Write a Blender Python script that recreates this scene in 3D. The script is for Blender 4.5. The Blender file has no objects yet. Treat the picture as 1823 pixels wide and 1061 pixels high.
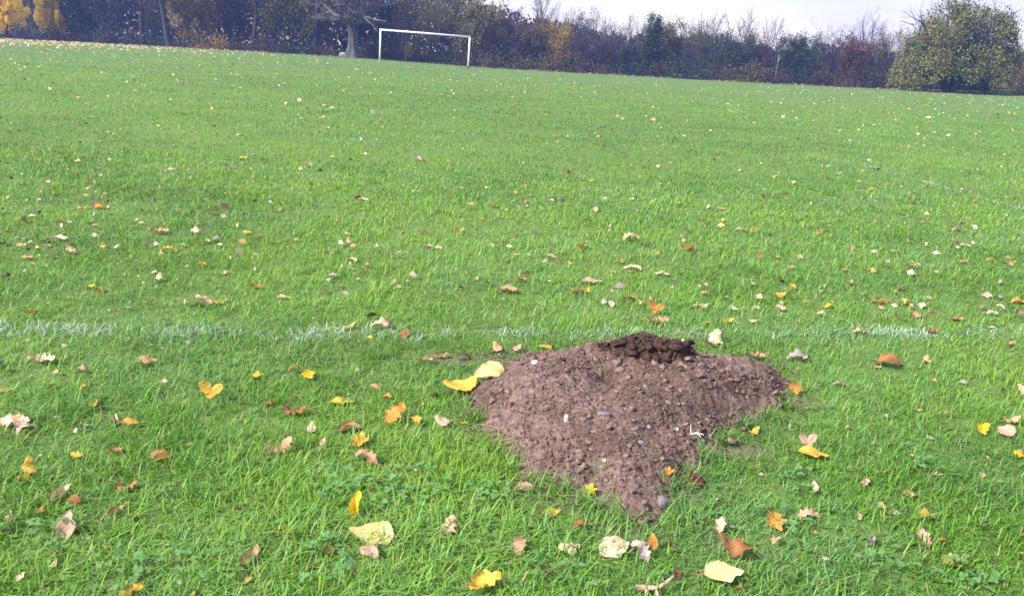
import bpy, math
import numpy as np
from mathutils import Matrix, Vector

# ------------------------------------------------------------------ camera, sky, sun, exposure
sc = bpy.context.scene
col = sc.collection
R = math.radians
F_PX, CX, CY = 1430.0, 911.5, 530.5          # focal length and centre in the photograph's pixels
CAM_H, PITCH, ROLL = 1.25, R(16.9), R(3.14)

fw = Vector((0, math.cos(PITCH), -math.sin(PITCH)))
rt0 = Vector((1, 0, 0)); up0 = Vector((0, math.sin(PITCH), math.cos(PITCH)))
rt = rt0 * math.cos(ROLL) + up0 * math.sin(ROLL)
up = up0 * math.cos(ROLL) - rt0 * math.sin(ROLL)
cam = bpy.data.cameras.new('camera'); cam.sensor_width = 36.0; cam.lens = 36.0 * F_PX / 1823.0
cam.clip_start = 0.05; cam.clip_end = 3000
camo = bpy.data.objects.new('camera', cam); col.objects.link(camo)
M = Matrix((rt, up, -fw)).transposed().to_4x4(); M.translation = Vector((0, 0, CAM_H))
camo.matrix_world = M
sc.camera = camo

SUN_EL, SUN_AZ = R(40), R(-118)     # azimuth measured clockwise from +Y (view direction)
w = bpy.data.worlds.new('World'); sc.world = w; w.use_nodes = True
nt = w.node_tree; nt.nodes.clear()
out = nt.nodes.new('ShaderNodeOutputWorld'); bg = nt.nodes.new('ShaderNodeBackground')
sky = nt.nodes.new('ShaderNodeTexSky'); sky.sky_type = 'NISHITA'; sky.sun_disc = False
sky.sun_elevation = SUN_EL; sky.sun_rotation = SUN_AZ; sky.air_density = 1.5; sky.dust_density = 0.3; sky.ozone_density = 3.0
tc = nt.nodes.new('ShaderNodeTexCoord')
mp = nt.nodes.new('ShaderNodeMapping'); mp.inputs['Scale'].default_value = (1.0, 1.0, 2.6)
nz = nt.nodes.new('ShaderNodeTexNoise'); nz.inputs['Scale'].default_value = 2.3
nz.inputs['Detail'].default_value = 6; nz.inputs['Roughness'].default_value = 0.55
rmp = nt.nodes.new('ShaderNodeValToRGB')
rmp.color_ramp.elements[0].position = 0.36; rmp.color_ramp.elements[0].color = (0.6, 0.6, 0.6, 1)
rmp.color_ramp.elements[1].position = 0.60; rmp.color_ramp.elements[1].color = (1, 1, 1, 1)
mx = nt.nodes.new('ShaderNodeMix'); mx.data_type = 'RGBA'
mx.inputs['B'].default_value = (2.95, 2.86, 3.75, 1)          # bright cloud cover
nt.links.new(tc.outputs['Generated'], mp.inputs['Vector']); nt.links.new(mp.outputs[0], nz.inputs['Vector'])
nt.links.new(nz.outputs['Fac'], rmp.inputs[0]); nt.links.new(rmp.outputs[0], mx.inputs['Factor'])
nt.links.new(sky.outputs[0], mx.inputs['A']); nt.links.new(mx.outputs['Result'], bg.inputs['Color'])
bg.inputs['Strength'].default_value = 0.11
nt.links.new(bg.outputs[0], out.inputs['Surface'])

sun = bpy.data.lights.new('sun', 'SUN'); sun.energy = 3.2; sun.angle = R(16); sun.color = (1.0, 0.96, 0.9)
suno = bpy.data.objects.new('sun', sun); col.objects.link(suno)
sd = Vector((math.sin(SUN_AZ) * math.cos(SUN_EL), math.cos(SUN_AZ) * math.cos(SUN_EL), math.sin(SUN_EL)))
suno.rotation_euler = (-sd).to_track_quat('-Z', 'Y').to_euler(); suno.location = sd * 60

sc.view_settings.view_transform = 'Standard'; sc.view_settings.look = 'None'
sc.view_settings.exposure = 1.52; sc.view_settings.gamma = 1.0
sc.render.engine = 'CYCLES'
sc.cycles.use_denoising = True
sc.cycles.max_bounces = 6; sc.cycles.diffuse_bounces = 3; sc.cycles.transmission_bounces = 3
sc.cycles.transparent_max_bounces = 4; sc.cycles.volume_bounces = 1
sc.cycles.caustics_reflective = False; sc.cycles.caustics_refractive = False

# ------------------------------------------------------------------ helpers
rng = np.random.default_rng(7)

_LAT = np.random.default_rng(3).random((256, 256))
def vnoise(x, y, s):
    x = np.asarray(x, float) / s + 100.37; y = np.asarray(y, float) / s + 57.11
    xi = np.floor(x).astype(int); yi = np.floor(y).astype(int); fx = x - xi; fy = y - yi
    fx = fx * fx * (3 - 2 * fx); fy = fy * fy * (3 - 2 * fy)
    g = lambda a, b: _LAT[a & 255, b & 255]
    return (g(xi, yi) * (1 - fx) + g(xi + 1, yi) * fx) * (1 - fy) + (g(xi, yi + 1) * (1 - fx) + g(xi + 1, yi + 1) * fx) * fy
def fbm(x, y, s, o=4, p=0.5):
    a, t, n = 1.0, 0.0, 0.0
    for k in range(o):
        t = t + a * vnoise(np.asarray(x) + 17.3 * k, np.asarray(y) - 9.1 * k, s / 2 ** k); n += a; a *= p
    return t / n

_TX = np.array([-400, -60, -50, -36, -24, -13, -10.5, -7.5, -3.5, 6, 22, 33, 44, 60, 400.])
_TZ = np.array([0, 0, 0, .05, .09, .03, .00, -.10, -.22, -.24, -.25, -.13, 0, 0, 0.])
def terrain(x, y):
    x = np.asarray(x, float); y = np.asarray(y, float)
    xs = x * 70.0 / np.maximum(y, 8.0)
    k = np.clip((y - 12) / 45, 0, 1); k = k * k * (3 - 2 * k)
    far = np.interp(xs, _TX, _TZ) * k * np.clip((200 - y) / 60, 0, 1)
    near = (fbm(x, y, 2.4, 2) - 0.5) * 0.05 * np.clip((30 - y) / 15, 0, 1)
    return far + near
def tz(x, y): return float(terrain(x, y))

def ray(px, py):
    d = fw + rt * ((px - CX) / F_PX) + up * ((CY - py) / F_PX)
    return d
def ground(px, py, lift=0.0):
    d = ray(px, py); z = 0.0
    for _ in range(25):
        t = (CAM_H - z - lift) / -d.z
        p = Vector((0, 0, CAM_H)) + d * t
        z = 0.5 * z + 0.5 * tz(p.x, p.y)
    return Vector((p.x, p.y, tz(p.x, p.y)))
def at_depth(px, Y):                          # ground point at world depth Y seen in photo column px (near the horizon)
    py = 45 + .0548 * px + 23
    d = ray(px, py); x = d.x / d.y * Y
    return Vector((x, Y, tz(x, Y)))
def project(p):
    v = Vector(p) - Vector((0, 0, CAM_H)); z = v.dot(fw)
    return CX + F_PX * v.dot(rt) / z, CY - F_PX * v.dot(up) / z

def mesh_np(name, V, quads=None, tris=None, colors=None, smooth=False):
    """mesh from numpy arrays: V (n,3), quads (m,4), tris (k,3), colors (n,4) per vertex"""
    me = bpy.data.meshes.new(name)
    V = np.ascontiguousarray(V, dtype=np.float32)
    q = np.zeros((0, 4), np.int32) if quads is None else np.asarray(quads, np.int32)
    t = np.zeros((0, 3), np.int32) if tris is None else np.asarray(tris, np.int32)
    me.vertices.add(len(V)); me.vertices.foreach_set('co', V.ravel())
    loops = np.concatenate([q.ravel(), t.ravel()])
    me.loops.add(len(loops)); me.loops.foreach_set('vertex_index', loops)
    n = len(q) + len(t); me.polygons.add(n)
    tot = np.concatenate([np.full(len(q), 4, np.int32), np.full(len(t), 3, np.int32)])
    st = np.concatenate([[0], np.cumsum(tot)[:-1]]).astype(np.int32) if n else tot
    me.polygons.foreach_set('loop_start', st)
    me.polygons.foreach_set('loop_total', tot)
    if smooth: me.polygons.foreach_set('use_smooth', np.ones(n, bool))
    if colors is not None:
        a = me.color_attributes.new('tint', 'FLOAT_COLOR', 'POINT')
        a.data.foreach_set('color', np.ascontiguousarray(colors, np.float32).ravel())
    me.update(calc_edges=True)
    return me
def obj(name, me, mat=None, parent=None, loc=None):
    o = bpy.data.objects.new(name, me); col.objects.link(o)
    if mat is not None and me is not None:
        if not me.materials: me.materials.append(mat)
    if parent is not None: o.parent = parent
    if loc is not None: o.location = loc
    return o
def empty(name, loc, rz=0.0):
    o = bpy.data.objects.new(name, None); col.objects.link(o)
    o.empty_display_size = 0.2; o.location = loc; o.rotation_euler = (0, 0, rz); return o
def tag(o, label=None, cat=None, group=None, kind=None):
    if label: o['label'] = label
    if cat: o['category'] = cat
    if group: o['group'] = group
    if kind: o['kind'] = kind
    return o
def set_mat(o, m):                              # material on the object, so that mesh data can be shared
    if not o.data.materials: o.data.materials.append(m)
    o.material_slots[0].link = 'OBJECT'; o.material_slots[0].material = m

class Mat:
    def __init__(s, name):
        s.m = bpy.data.materials.new(name); s.m.use_nodes = True; s.t = s.m.node_tree; s.t.nodes.clear()
        s.o = s.t.nodes.new('ShaderNodeOutputMaterial')
    def n(s, typ, **kw):
        k = s.t.nodes.new(typ)
        for a, b in kw.items():
            if a in k.inputs: k.inputs[a].default_value = b
            else: setattr(k, a, b)
        return k
    def l(s, a, b): s.t.links.new(a, b)
    def ramp(s, fac, stops):
        r = s.t.nodes.new('ShaderNodeValToRGB'); e = r.color_ramp.elements
        while len(e) < len(stops): e.new(0.5)
        for k, (p, c) in enumerate(stops):
            e[k].position = p; e[k].color = (*c, 1) if len(c) == 3 else c
        s.l(fac, r.inputs[0]); return r.outputs[0]
    def mix(s, fac, a, b, mode='MIX'):
        k = s.t.nodes.new('ShaderNodeMix'); k.data_type = 'RGBA'; k.blend_type = mode
        for v, nm in ((fac, 'Factor'), (a, 'A'), (b, 'B')):
            if isinstance(v, (int, float)): k.inputs[nm].default_value = v
            elif isinstance(v, tuple): k.inputs[nm].default_value = (*v, 1)
            else: s.l(v, k.inputs[nm])
        return k.outputs['Result']
    def bump(s, h, strength, dist):
        b = s.n('ShaderNodeBump'); b.inputs['Strength'].default_value = strength; b.inputs['Distance'].default_value = dist
        s.l(h, b.inputs['Height']); return b.outputs[0]
    def surf(s, color, rough=0.7, spec=0.3, normal=None, transl=0.0, tcol=None):
        p = s.n('ShaderNodeBsdfPrincipled'); p.inputs['Roughness'].default_value = rough
        p.inputs['Specular IOR Level'].default_value = spec
        if isinstance(color, tuple): p.inputs['Base Color'].default_value = (*color, 1)
        else: s.l(color, p.inputs['Base Color'])
        if normal is not None: s.l(normal, p.inputs['Normal'])
        last = p.outputs[0]
        if transl > 0:
            t = s.n('ShaderNodeBsdfTranslucent')
            c = color if tcol is None else tcol
            if isinstance(c, tuple): t.inputs['Color'].default_value = (*c, 1)
            else: s.l(c, t.inputs['Color'])
            mxs = s.n('ShaderNodeMixShader'); mxs.inputs[0].default_value = transl
            s.l(p.outputs[0], mxs.inputs[1]); s.l(t.outputs[0], mxs.inputs[2]); last = mxs.outputs[0]
        s.l(last, s.o.inputs['Surface']); return s.m

def foliage_mat(name, c1, c2, rough=0.6, spec=0.25, transl=0.3):
    m = Mat(name); a = m.n('ShaderNodeVertexColor', layer_name='tint')
    sp = m.n('ShaderNodeSeparateColor'); m.l(a.outputs[0], sp.inputs[0])
    oi = m.n('ShaderNodeObjectInfo')
    c = m.ramp(sp.outputs[0], [(0.0, c1), (1.0, c2)])
    hs = m.n('ShaderNodeHueSaturation'); m.l(c, hs.inputs['Color'])
    mr = m.n('ShaderNodeMapRange'); mr.inputs['To Min'].default_value = 0.75; mr.inputs['To Max'].default_value = 1.2
    m.l(oi.outputs['Random'], mr.inputs[0]); m.l(mr.outputs[0], hs.inputs['Value'])
    return m.surf(hs.outputs[0], rough, spec, transl=transl)
def bark_mat(name, c1, c2, scale=6.0):
    m = Mat(name); t = m.n('ShaderNodeTexCoord'); mp = m.n('ShaderNodeMapping')
    mp.inputs['Scale'].default_value = (1, 1, 0.25); m.l(t.outputs['Object'], mp.inputs[0])
    n = m.n('ShaderNodeTexNoise', Scale=scale, Detail=5.0); m.l(mp.outputs[0], n.inputs['Vector'])
    c = m.ramp(n.outputs['Fac'], [(0.3, c1), (0.7, c2)])
    return m.surf(c, 0.85, 0.2, m.bump(n.outputs['Fac'], 0.6, 0.05))

# ------------------------------------------------------------------ mound outline (on the ground), soil mask
MOUND_PX = [(842,738),(836,704),(868,676),(900,652),(960,634),(1030,624),(1080,616),(1150,610),(1215,614),(1250,640),(1310,646),
            (1368,656),(1404,692),(1382,722),(1330,748),(1285,775),(1262,812),(1222,842),(1192,868),(1182,915),(1142,942),
            (1108,930),(1070,892),(1010,868),(935,846),(880,792)]
MP = np.array([(ground(*p).x, ground(*p).y) for p in MOUND_PX])
MC = MP.mean(0)
def poly_sd(x, y, P=MP):
    """signed distance to the outline, positive inside"""
    x = np.asarray(x, float); y = np.asarray(y, float)
    d = np.full(x.shape, 1e9); ins = np.zeros(x.shape, bool); n = len(P)
    for i in range(n):
        a = P[i]; b = P[(i + 1) % n]; e = b - a
        t = np.clip(((x - a[0]) * e[0] + (y - a[1]) * e[1]) / (e @ e), 0, 1)
        d = np.minimum(d, np.hypot(x - a[0] - t * e[0], y - a[1] - t * e[1]))
        c = (a[1] > y) != (b[1] > y)
        with np.errstate(divide='ignore', invalid='ignore'):
            ins ^= c & (x < (b[0] - a[0]) * (y - a[1]) / (b[1] - a[1]) + a[0])
    return np.where(ins, d, -d)
BARE = [(800,640,.20,.09),(985,885,.20,.12),(1320,800,.10,.06),(1215,870,.12,.10),(1420,715,.10,.06),(880,640,.16,.07),(1110,950,.14,.07),(1275,955,.05,.04)]
BARE = [(ground(a, b).x, ground(a, b).y, r, q) for a, b, r, q in BARE]
def soil_mask(x, y):
    s = np.clip(poly_sd(x, y) / 0.05 + 0.75, 0, 1)
    for bx, by, rx, ry in BARE:
        s = np.maximum(s, np.clip(1.25 - np.hypot((x - bx) / rx, (y - by) / ry), 0, 1) * 0.75)
    j = (fbm(x, y, 0.09, 3) - 0.5) * 0.9
    return np.clip(s + j * (s > 0.02), 0, 1)

# ------------------------------------------------------------------ ground sheet
EDGE_Y = 82.0
def graded(near, step, far, g):
    v = [0.0]; s = step
    while v[-1] < far:
        v.append(v[-1] + s)
        if v[-1] > near: s *= g
    return np.array(v)
gx = graded(3.2, 0.06, 170, 1.07); gx = np.concatenate([-gx[:0:-1], gx])
gy = np.concatenate([np.array([-60, -25, -10, -4, -1.5, -.5, 0.3]), 0.8 + graded(4.0, 0.06, 150, 1.06)])
GX, GY = np.meshgrid(gx, gy)
GZ = terrain(GX, GY)
V = np.stack([GX.ravel(), GY.ravel(), GZ.ravel()], 1)
nxg, nyg = len(gx), len(gy)
idx = np.arange(nxg * nyg).reshape(nyg, nxg)
Q = np.stack([idx[:-1, :-1].ravel(), idx[:-1, 1:].ravel(), idx[1:, 1:].ravel(), idx[1:, :-1].ravel()], 1)
soil = np.where((np.hypot(V[:, 0] - MC[0], V[:, 1] - MC[1]) < 2), soil_mask(V[:, 0], V[:, 1]), 0)
wood = np.clip((V[:, 1] - EDGE_Y) / 1.5, 0, 1)
C = np.stack([soil, wood, 0 * soil, 1 + 0 * soil], 1)
m = Mat('turf'); a = m.n('ShaderNodeVertexColor', layer_name='tint'); sp = m.n('ShaderNodeSeparateColor'); m.l(a.outputs[0], sp.inputs[0])
geo = m.n('ShaderNodeNewGeometry')
n1 = m.n('ShaderNodeTexNoise', Scale=0.35, Detail=4.0); n2 = m.n('ShaderNodeTexNoise', Scale=9.0, Detail=6.0, Roughness=0.7); n3 = m.n('ShaderNodeTexNoise', Scale=70.0, Detail=4.0)
for k in (n1, n2, n3): m.l(geo.outputs['Position'], k.inputs['Vector'])
g = m.ramp(n2.outputs['Fac'], [(0.25, (0.055, 0.098, 0.022)), (0.5, (0.100, 0.172, 0.038)), (0.78, (0.130, 0.205, 0.055))])
g = m.mix(m.ramp(n1.outputs['Fac'], [(0.35, (0, 0, 0)), (0.7, (0.5, 0.5, 0.5))]), g, (0.125, 0.205, 0.060))
so = m.ramp(n3.outputs['Fac'], [(0.3, (0.075, 0.05, 0.04)), (0.7, (0.21, 0.15, 0.13))])
li = m.ramp(n2.outputs['Fac'], [(0.3, (0.035, 0.025, 0.018)), (0.55, (0.10, 0.06, 0.035)), (0.75, (0.2, 0.12, 0.06))])
c = m.mix(sp.outputs[0], g, so); c = m.mix(sp.outputs[1], c, li)
mat_turf = m.surf(c, 0.9, 0.15, m.bump(n3.outputs['Fac'], 0.5, 0.02))
ground_o = obj('ground', mesh_np('ground', V, Q, None, C, True), mat_turf)
tag(ground_o, 'gently sloping playing field of short turf running to the wood', kind='structure')

# ------------------------------------------------------------------ wood: tree generator
def segs_mesh(name, S, k=5, k_small=3, small=0.02, tint=None):
    """S rows: p0(3) p1(3) r0 r1 -> prisms with k sides (k_small where thin)"""
    S = np.asarray(S, float); Vs, Qs, off = [], [], 0
    for kk, sel in ((k, S[:, 6] >= small), (k_small, S[:, 6] < small)):
        s = S[sel]
        if not len(s): continue
        d = s[:, 3:6] - s[:, :3]; d /= np.linalg.norm(d, axis=1, keepdims=True) + 1e-9
        ref = np.where(np.abs(d[:, 2:3]) > 0.9, np.array([[1., 0, 0]]), np.array([[0, 0, 1.]]))
        u = np.cross(d, ref); u /= np.linalg.norm(u, axis=1, keepdims=True); v = np.cross(d, u)
        an = np.arange(kk) * 2 * np.pi / kk
        ring = u[:, None, :] * np.cos(an)[None, :, None] + v[:, None, :] * np.sin(an)[None, :, None]
        A = s[:, None, :3] + ring * s[:, 6][:, None, None]; B = s[:, None, 3:6] + ring * s[:, 7][:, None, None]
        VV = np.concatenate([A, B], 1).reshape(-1, 3)
        base = off + np.arange(len(s))[:, None] * 2 * kk; i = np.arange(kk)[None]; j = (i + 1) % kk
        Qs.append(np.stack([base + i, base + j, base + kk + j, base + kk + i], -1).reshape(-1, 4))
        Vs.append(VV); off += len(VV)
    V = np.concatenate(Vs); Q = np.concatenate(Qs)
    return V, Q
def leaf_cards(P, size, r, flat=0.0, aspect=0.6):
    """small pointed leaf faces (two triangles each, slightly folded) at points P"""
    n = len(P); a = r.normal(size=(n, 3)); a[:, 2] *= 1 - flat; a /= np.linalg.norm(a, axis=1, keepdims=True)
    b = r.normal(size=(n, 3)); b -= a * (a * b).sum(1, keepdims=True); b /= np.linalg.norm(b, axis=1, keepdims=True)
    s = size * r.uniform(0.6, 1.4, (n, 1)); nn = np.cross(a, b)
    v = np.stack([P - a * s / 2, P + b * s * aspect / 2 + nn * s * .12, P + a * s / 2, P - b * s * aspect / 2 + nn * s * .12], 1).reshape(-1, 3)
    q = np.arange(n * 4).reshape(n, 4)
    T = np.stack([q[:, [0, 1, 2]], q[:, [0, 2, 3]]], 1).reshape(-1, 3)
    t = np.repeat(np.clip(r.normal(0.5, 0.25, n), 0, 1), 4)
    C = np.stack([t, t, t, np.ones_like(t)], 1)
    return v, T, C

def grow(r, stems, levels, spread, height, lean=0.15, wiggle=0.16, trop=0.12, kids=(5, 5, 5), ratio=0.55, rad=0.09, start=0.25, ang=(0.5, 1.0)):
    """recursive branching; returns (limb segments, twig segments, twig points)"""
    limb, twig, pts = [], [], []
    def br(p, d, L, rad, lv):
        n = max(2, 5 - lv) if lv else 7
        st = L / n; q = p.copy(); ps = [q.copy()]; ds = [d.copy()]
        for i in range(n):
            d = d + r.normal(0, wiggle, 3); d[2] += trop; d /= np.linalg.norm(d)
            q2 = q + d * st
            if q2[2] < 0.12: q2[2] = 0.12
            r0 = rad * (1 - 0.8 * i / n); r1 = rad * (1 - 0.8 * (i + 1) / n)
            (twig if lv >= levels else limb).append((*q, *q2, r0, r1))
            q = q2; ps.append(q.copy()); ds.append(d.copy())
        if lv >= levels:
            pts.extend(ps[1:]); return
        k = kids[min(lv, len(kids) - 1)]
        for j in range(k):
            t = start + (1 - start) * (j + r.random()) / k if lv == 0 else 0.2 + 0.8 * (j + r.random()) / k
            f = t * n; i = min(int(f), n - 1); pp = ps[i] + (ps[i + 1] - ps[i]) * (f - i)
            ax = r.normal(size=3); dd = ds[i]; ax -= dd * (ax @ dd); ax /= np.linalg.norm(ax)
            an = r.uniform(*ang); nd = dd * math.cos(an) + ax * math.sin(an)
            br(pp, nd, L * ratio * r.uniform(.75, 1.2) * (1.15 - 0.45 * t), rad * 0.55 * (1.1 - 0.6 * t), lv + 1)
    for s in range(stems):
        az = r.uniform(0, 2 * np.pi); b = np.array([math.cos(az), math.sin(az), 0]) * r.uniform(0, spread)
        d = np.array([math.cos(az) * lean, math.sin(az) * lean, 1.0]) + r.normal(0, .08, 3) * np.array([1, 1, 0]); d /= np.linalg.norm(d)
        b[2] = -0.1
        br(b, d, height * r.uniform(.75, 1.0), rad * r.uniform(.7, 1.1), 0)
    return limb, twig, np.array(pts)

def proto(kind, seed):
    """(trunk mesh, crown mesh, height, has_leaves)"""
    r = np.random.default_rng(seed)
    if kind == 'shrub':        # multi-stem, leafy nearly to the ground
        li, tw, P = grow(r, 7, 3, 1.0, 4.6, 0.32, .15, .05, (7, 5, 4), .5, .07, .12)
        n, sz = 9500, .17
    elif kind == 'bare':       # multi-stem twiggy thicket, few leaves left
        li, tw, P = grow(r, 7, 3, 1.1, 5.6, 0.22, .14, .09, (8, 6, 5), .46, .075, .15)
        n, sz = 3600, .14
    elif kind == 'ash':        # tall bare tree
        li, tw, P = grow(r, 6, 3, 0.05, 8.4, 0.26, .09, .05, (8, 7, 6), .38, .10, .30, (.35, .85))
        n, sz = 0, .1
    elif kind == 'holly':      # dense dark evergreen column
        li, tw, P = grow(r, 2, 3, 0.3, 5.0, 0.06, .1, .12, (16, 5, 4), .30, .08, .05)
        n, sz = 8000, .15
    elif kind == 'birch':      # slim single trunk
        li, tw, P = grow(r, 1, 2, 0.02, 6.5, 0.03, .05, .10, (14, 7), .20, .085, .5, (.4, .9))
        n, sz = 500, .1
    elif kind == 'maple':      # yellow-leaved
        li, tw, P = grow(r, 3, 3, 0.6, 6.5, 0.30, .14, .06, (9, 6, 4), .46, .09, .12, (.7, 1.3))
        n, sz = 17000, .25
    elif kind == 'twiggy':     # leafless thicket with feathery top
        li, tw, P = grow(r, 6, 3, 0.5, 6.2, 0.18, .13, .08, (9, 7, 6), .40, .06, .30, (.4, .9))
        n, sz = 300, .1
    elif kind == 'stout':      # one thick dark trunk
        li, tw, P = grow(r, 1, 3, 0.02, 9.5, 0.03, .07, .09, (11, 6, 5), .42, .34, .38, (.4, .9))
        n, sz = 300, .1
    elif kind == 'bramble':    # low tangled mound
        li, tw, P = grow(r, 14, 2, .06, 2.0, 1.3, .25, -.10, (5, 4), .5, .02, .1)
        n, sz = 2600, .12
    z = max(s[5] for s in tw)
    V1, Q1 = segs_mesh('l', li, 6)
    tm = mesh_np(kind + '_trunk', V1, Q1, None, np.tile([.5, .5, .5, 1.], (len(V1), 1)), True)
    V2, Q2 = segs_mesh('t', np.array(tw) * np.array([1] * 6 + [1.0] * 2), 4, 3)
    C2 = np.tile([0.15, .15, .15, 1.], (len(V2), 1)); T2 = None
    if n:
        pk = P[r.integers(0, len(P), n)] + r.normal(0, .16, (n, 3))
        cc = P[r.integers(0, len(P), max(12, n // 70))]; half = n * 6 // 10          # leaf clumps with gaps between
        pk[:half] = cc[r.integers(0, len(cc), half)] + r.normal(0, .26, (half, 3)); pk[:, 2] = np.maximum(pk[:, 2], .08)
        V3, T3, C3 = leaf_cards(pk, sz, r)
        T2 = T3 + len(V2); V2 = np.concatenate([V2, V3]); C2 = np.concatenate([C2, C3])
    cm = mesh_np(kind + '_crown', V2, Q2, T2, C2)
    return tm, cm, z

PROTO = {k: [proto(k, 100 + 13 * i + 7 * j) for j in range(n)] for i, (k, n) in enumerate(
    (('shrub', 3), ('bare', 3), ('ash', 2), ('holly', 2), ('birch', 2), ('maple', 1), ('bramble', 2), ('twiggy', 3), ('stout', 2)))}
FOL = {
    'brown': foliage_mat('brown_foliage', (0.036, 0.028, 0.030), (0.165, 0.110, 0.072)),
    'olive': foliage_mat('olive_foliage', (0.032, 0.034, 0.020), (0.250, 0.220, 0.060)),
    'green': foliage_mat('dark_green_foliage', (0.014, 0.022, 0.022), (0.055, 0.078, 0.042), 0.45, 0.4, 0.15),
    'rust': foliage_mat('rust_foliage', (0.045, 0.030, 0.032), (0.24, 0.110, 0.055)),
    'gold': foliage_mat('gold_foliage', (0.07, 0.055, 0.03), (0.56, 0.38, 0.06)),
    'yellow': foliage_mat('yellow_foliage', (0.84, 0.55, 0.02), (0.95, 0.78, 0.07), transl=.45),
    'lime': foliage_mat('lime_foliage', (0.10, 0.11, 0.02), (0.42, 0.42, 0.06)),
    'twig': foliage_mat('grey_twigs', (0.085, 0.076, 0.115), (0.16, 0.12, 0.11), transl=.1),
}
BARK = {'dark': bark_mat('dark_bark', (0.024, 0.021, 0.028), (0.066, 0.057, 0.064)),
        'grey': bark_mat('grey_bark', (0.060, 0.053, 0.058), (0.15, 0.13, 0.135), 4.0),
        'white': bark_mat('white_bark', (0.12, 0.11, 0.12), (0.66, 0.64, 0.64), 1.6)}
_cnt = {}
def place(kind, px, Y, H, fol, label, cat='tree', name=None, group=None, bark='dark', widen=1.0, lean=0.0, loc=None):
    i = _cnt.get(kind, 0); _cnt[kind] = i + 1
    tm, cm, z = PROTO[kind][i % len(PROTO[kind])]
    p = loc or at_depth(px, Y); s = H / z
    t = empty(name or {'shrub': 'leafy_shrub', 'bare': 'bare_thicket', 'ash': 'bare_tree', 'holly': 'evergreen_tree', 'birch': 'birch_tree', 'maple': 'maple_tree', 'bramble': 'bramble_bush', 'twiggy': 'bare_thicket', 'stout': 'bare_tree'}[kind], p, rng.uniform(0, 6.28))
    if lean: t.rotation_euler = (0, lean, 0)
    t.scale = (s * widen, s * widen, s)
    a = obj('trunk', tm, BARK[bark], t); set_mat(a, BARK[bark])
    b = obj('crown', cm, FOL[fol], t); set_mat(b, FOL[fol])
    tag(t, label, cat, group or None); return t
def HT(px, ytop, Y):                            # height of something at depth Y whose top reaches photo row ytop
    return (45 + .0548 * px - ytop) * Y / F_PX * 0.915 + CAM_H - tz(at_depth(px, Y).x, Y)

# ---- far mass of woodland behind the tree belt (nobody could count it)
r = np.random.default_rng(41)
n = 85000
P = np.stack([r.uniform(-92, 92, n), r.uniform(93, 108, n), r.random(n)], 1)
xc = P[:, 0] * 100 / P[:, 1]
P[:, 2] = .1 + P[:, 2] * np.interp(xc, [-70, -12, 0, 14, 40, 90], [9.5, 8.5, 5.2, 4.0, 3.7, 4.2]) * (.55 + .85 * fbm(P[:, 0], P[:, 1], 6.0, 3))
P[:, 2] += terrain(P[:, 0], P[:, 1])
FOL['wood'] = foliage_mat('dim_wood', (0.026, 0.024, 0.036), (0.085, 0.070, 0.075), transl=.1)
v, T, C = leaf_cards(P, .56, r)
o = obj('background_wood', mesh_np('background_wood', v, None, T, C), FOL['wood'])
tag(o, 'dim mass of woodland deep behind the belt of trees', 'woodland', kind='stuff')

ORD = ['first', 'second', 'third', 'fourth', 'fifth', 'sixth', 'seventh', 'eighth', 'ninth', 'tenth', 'eleventh', 'twelfth', 'thirteenth', 'fourteenth', 'fifteenth', 'sixteenth', 'seventeenth', 'eighteenth', 'nineteenth', 'twentieth']
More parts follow.
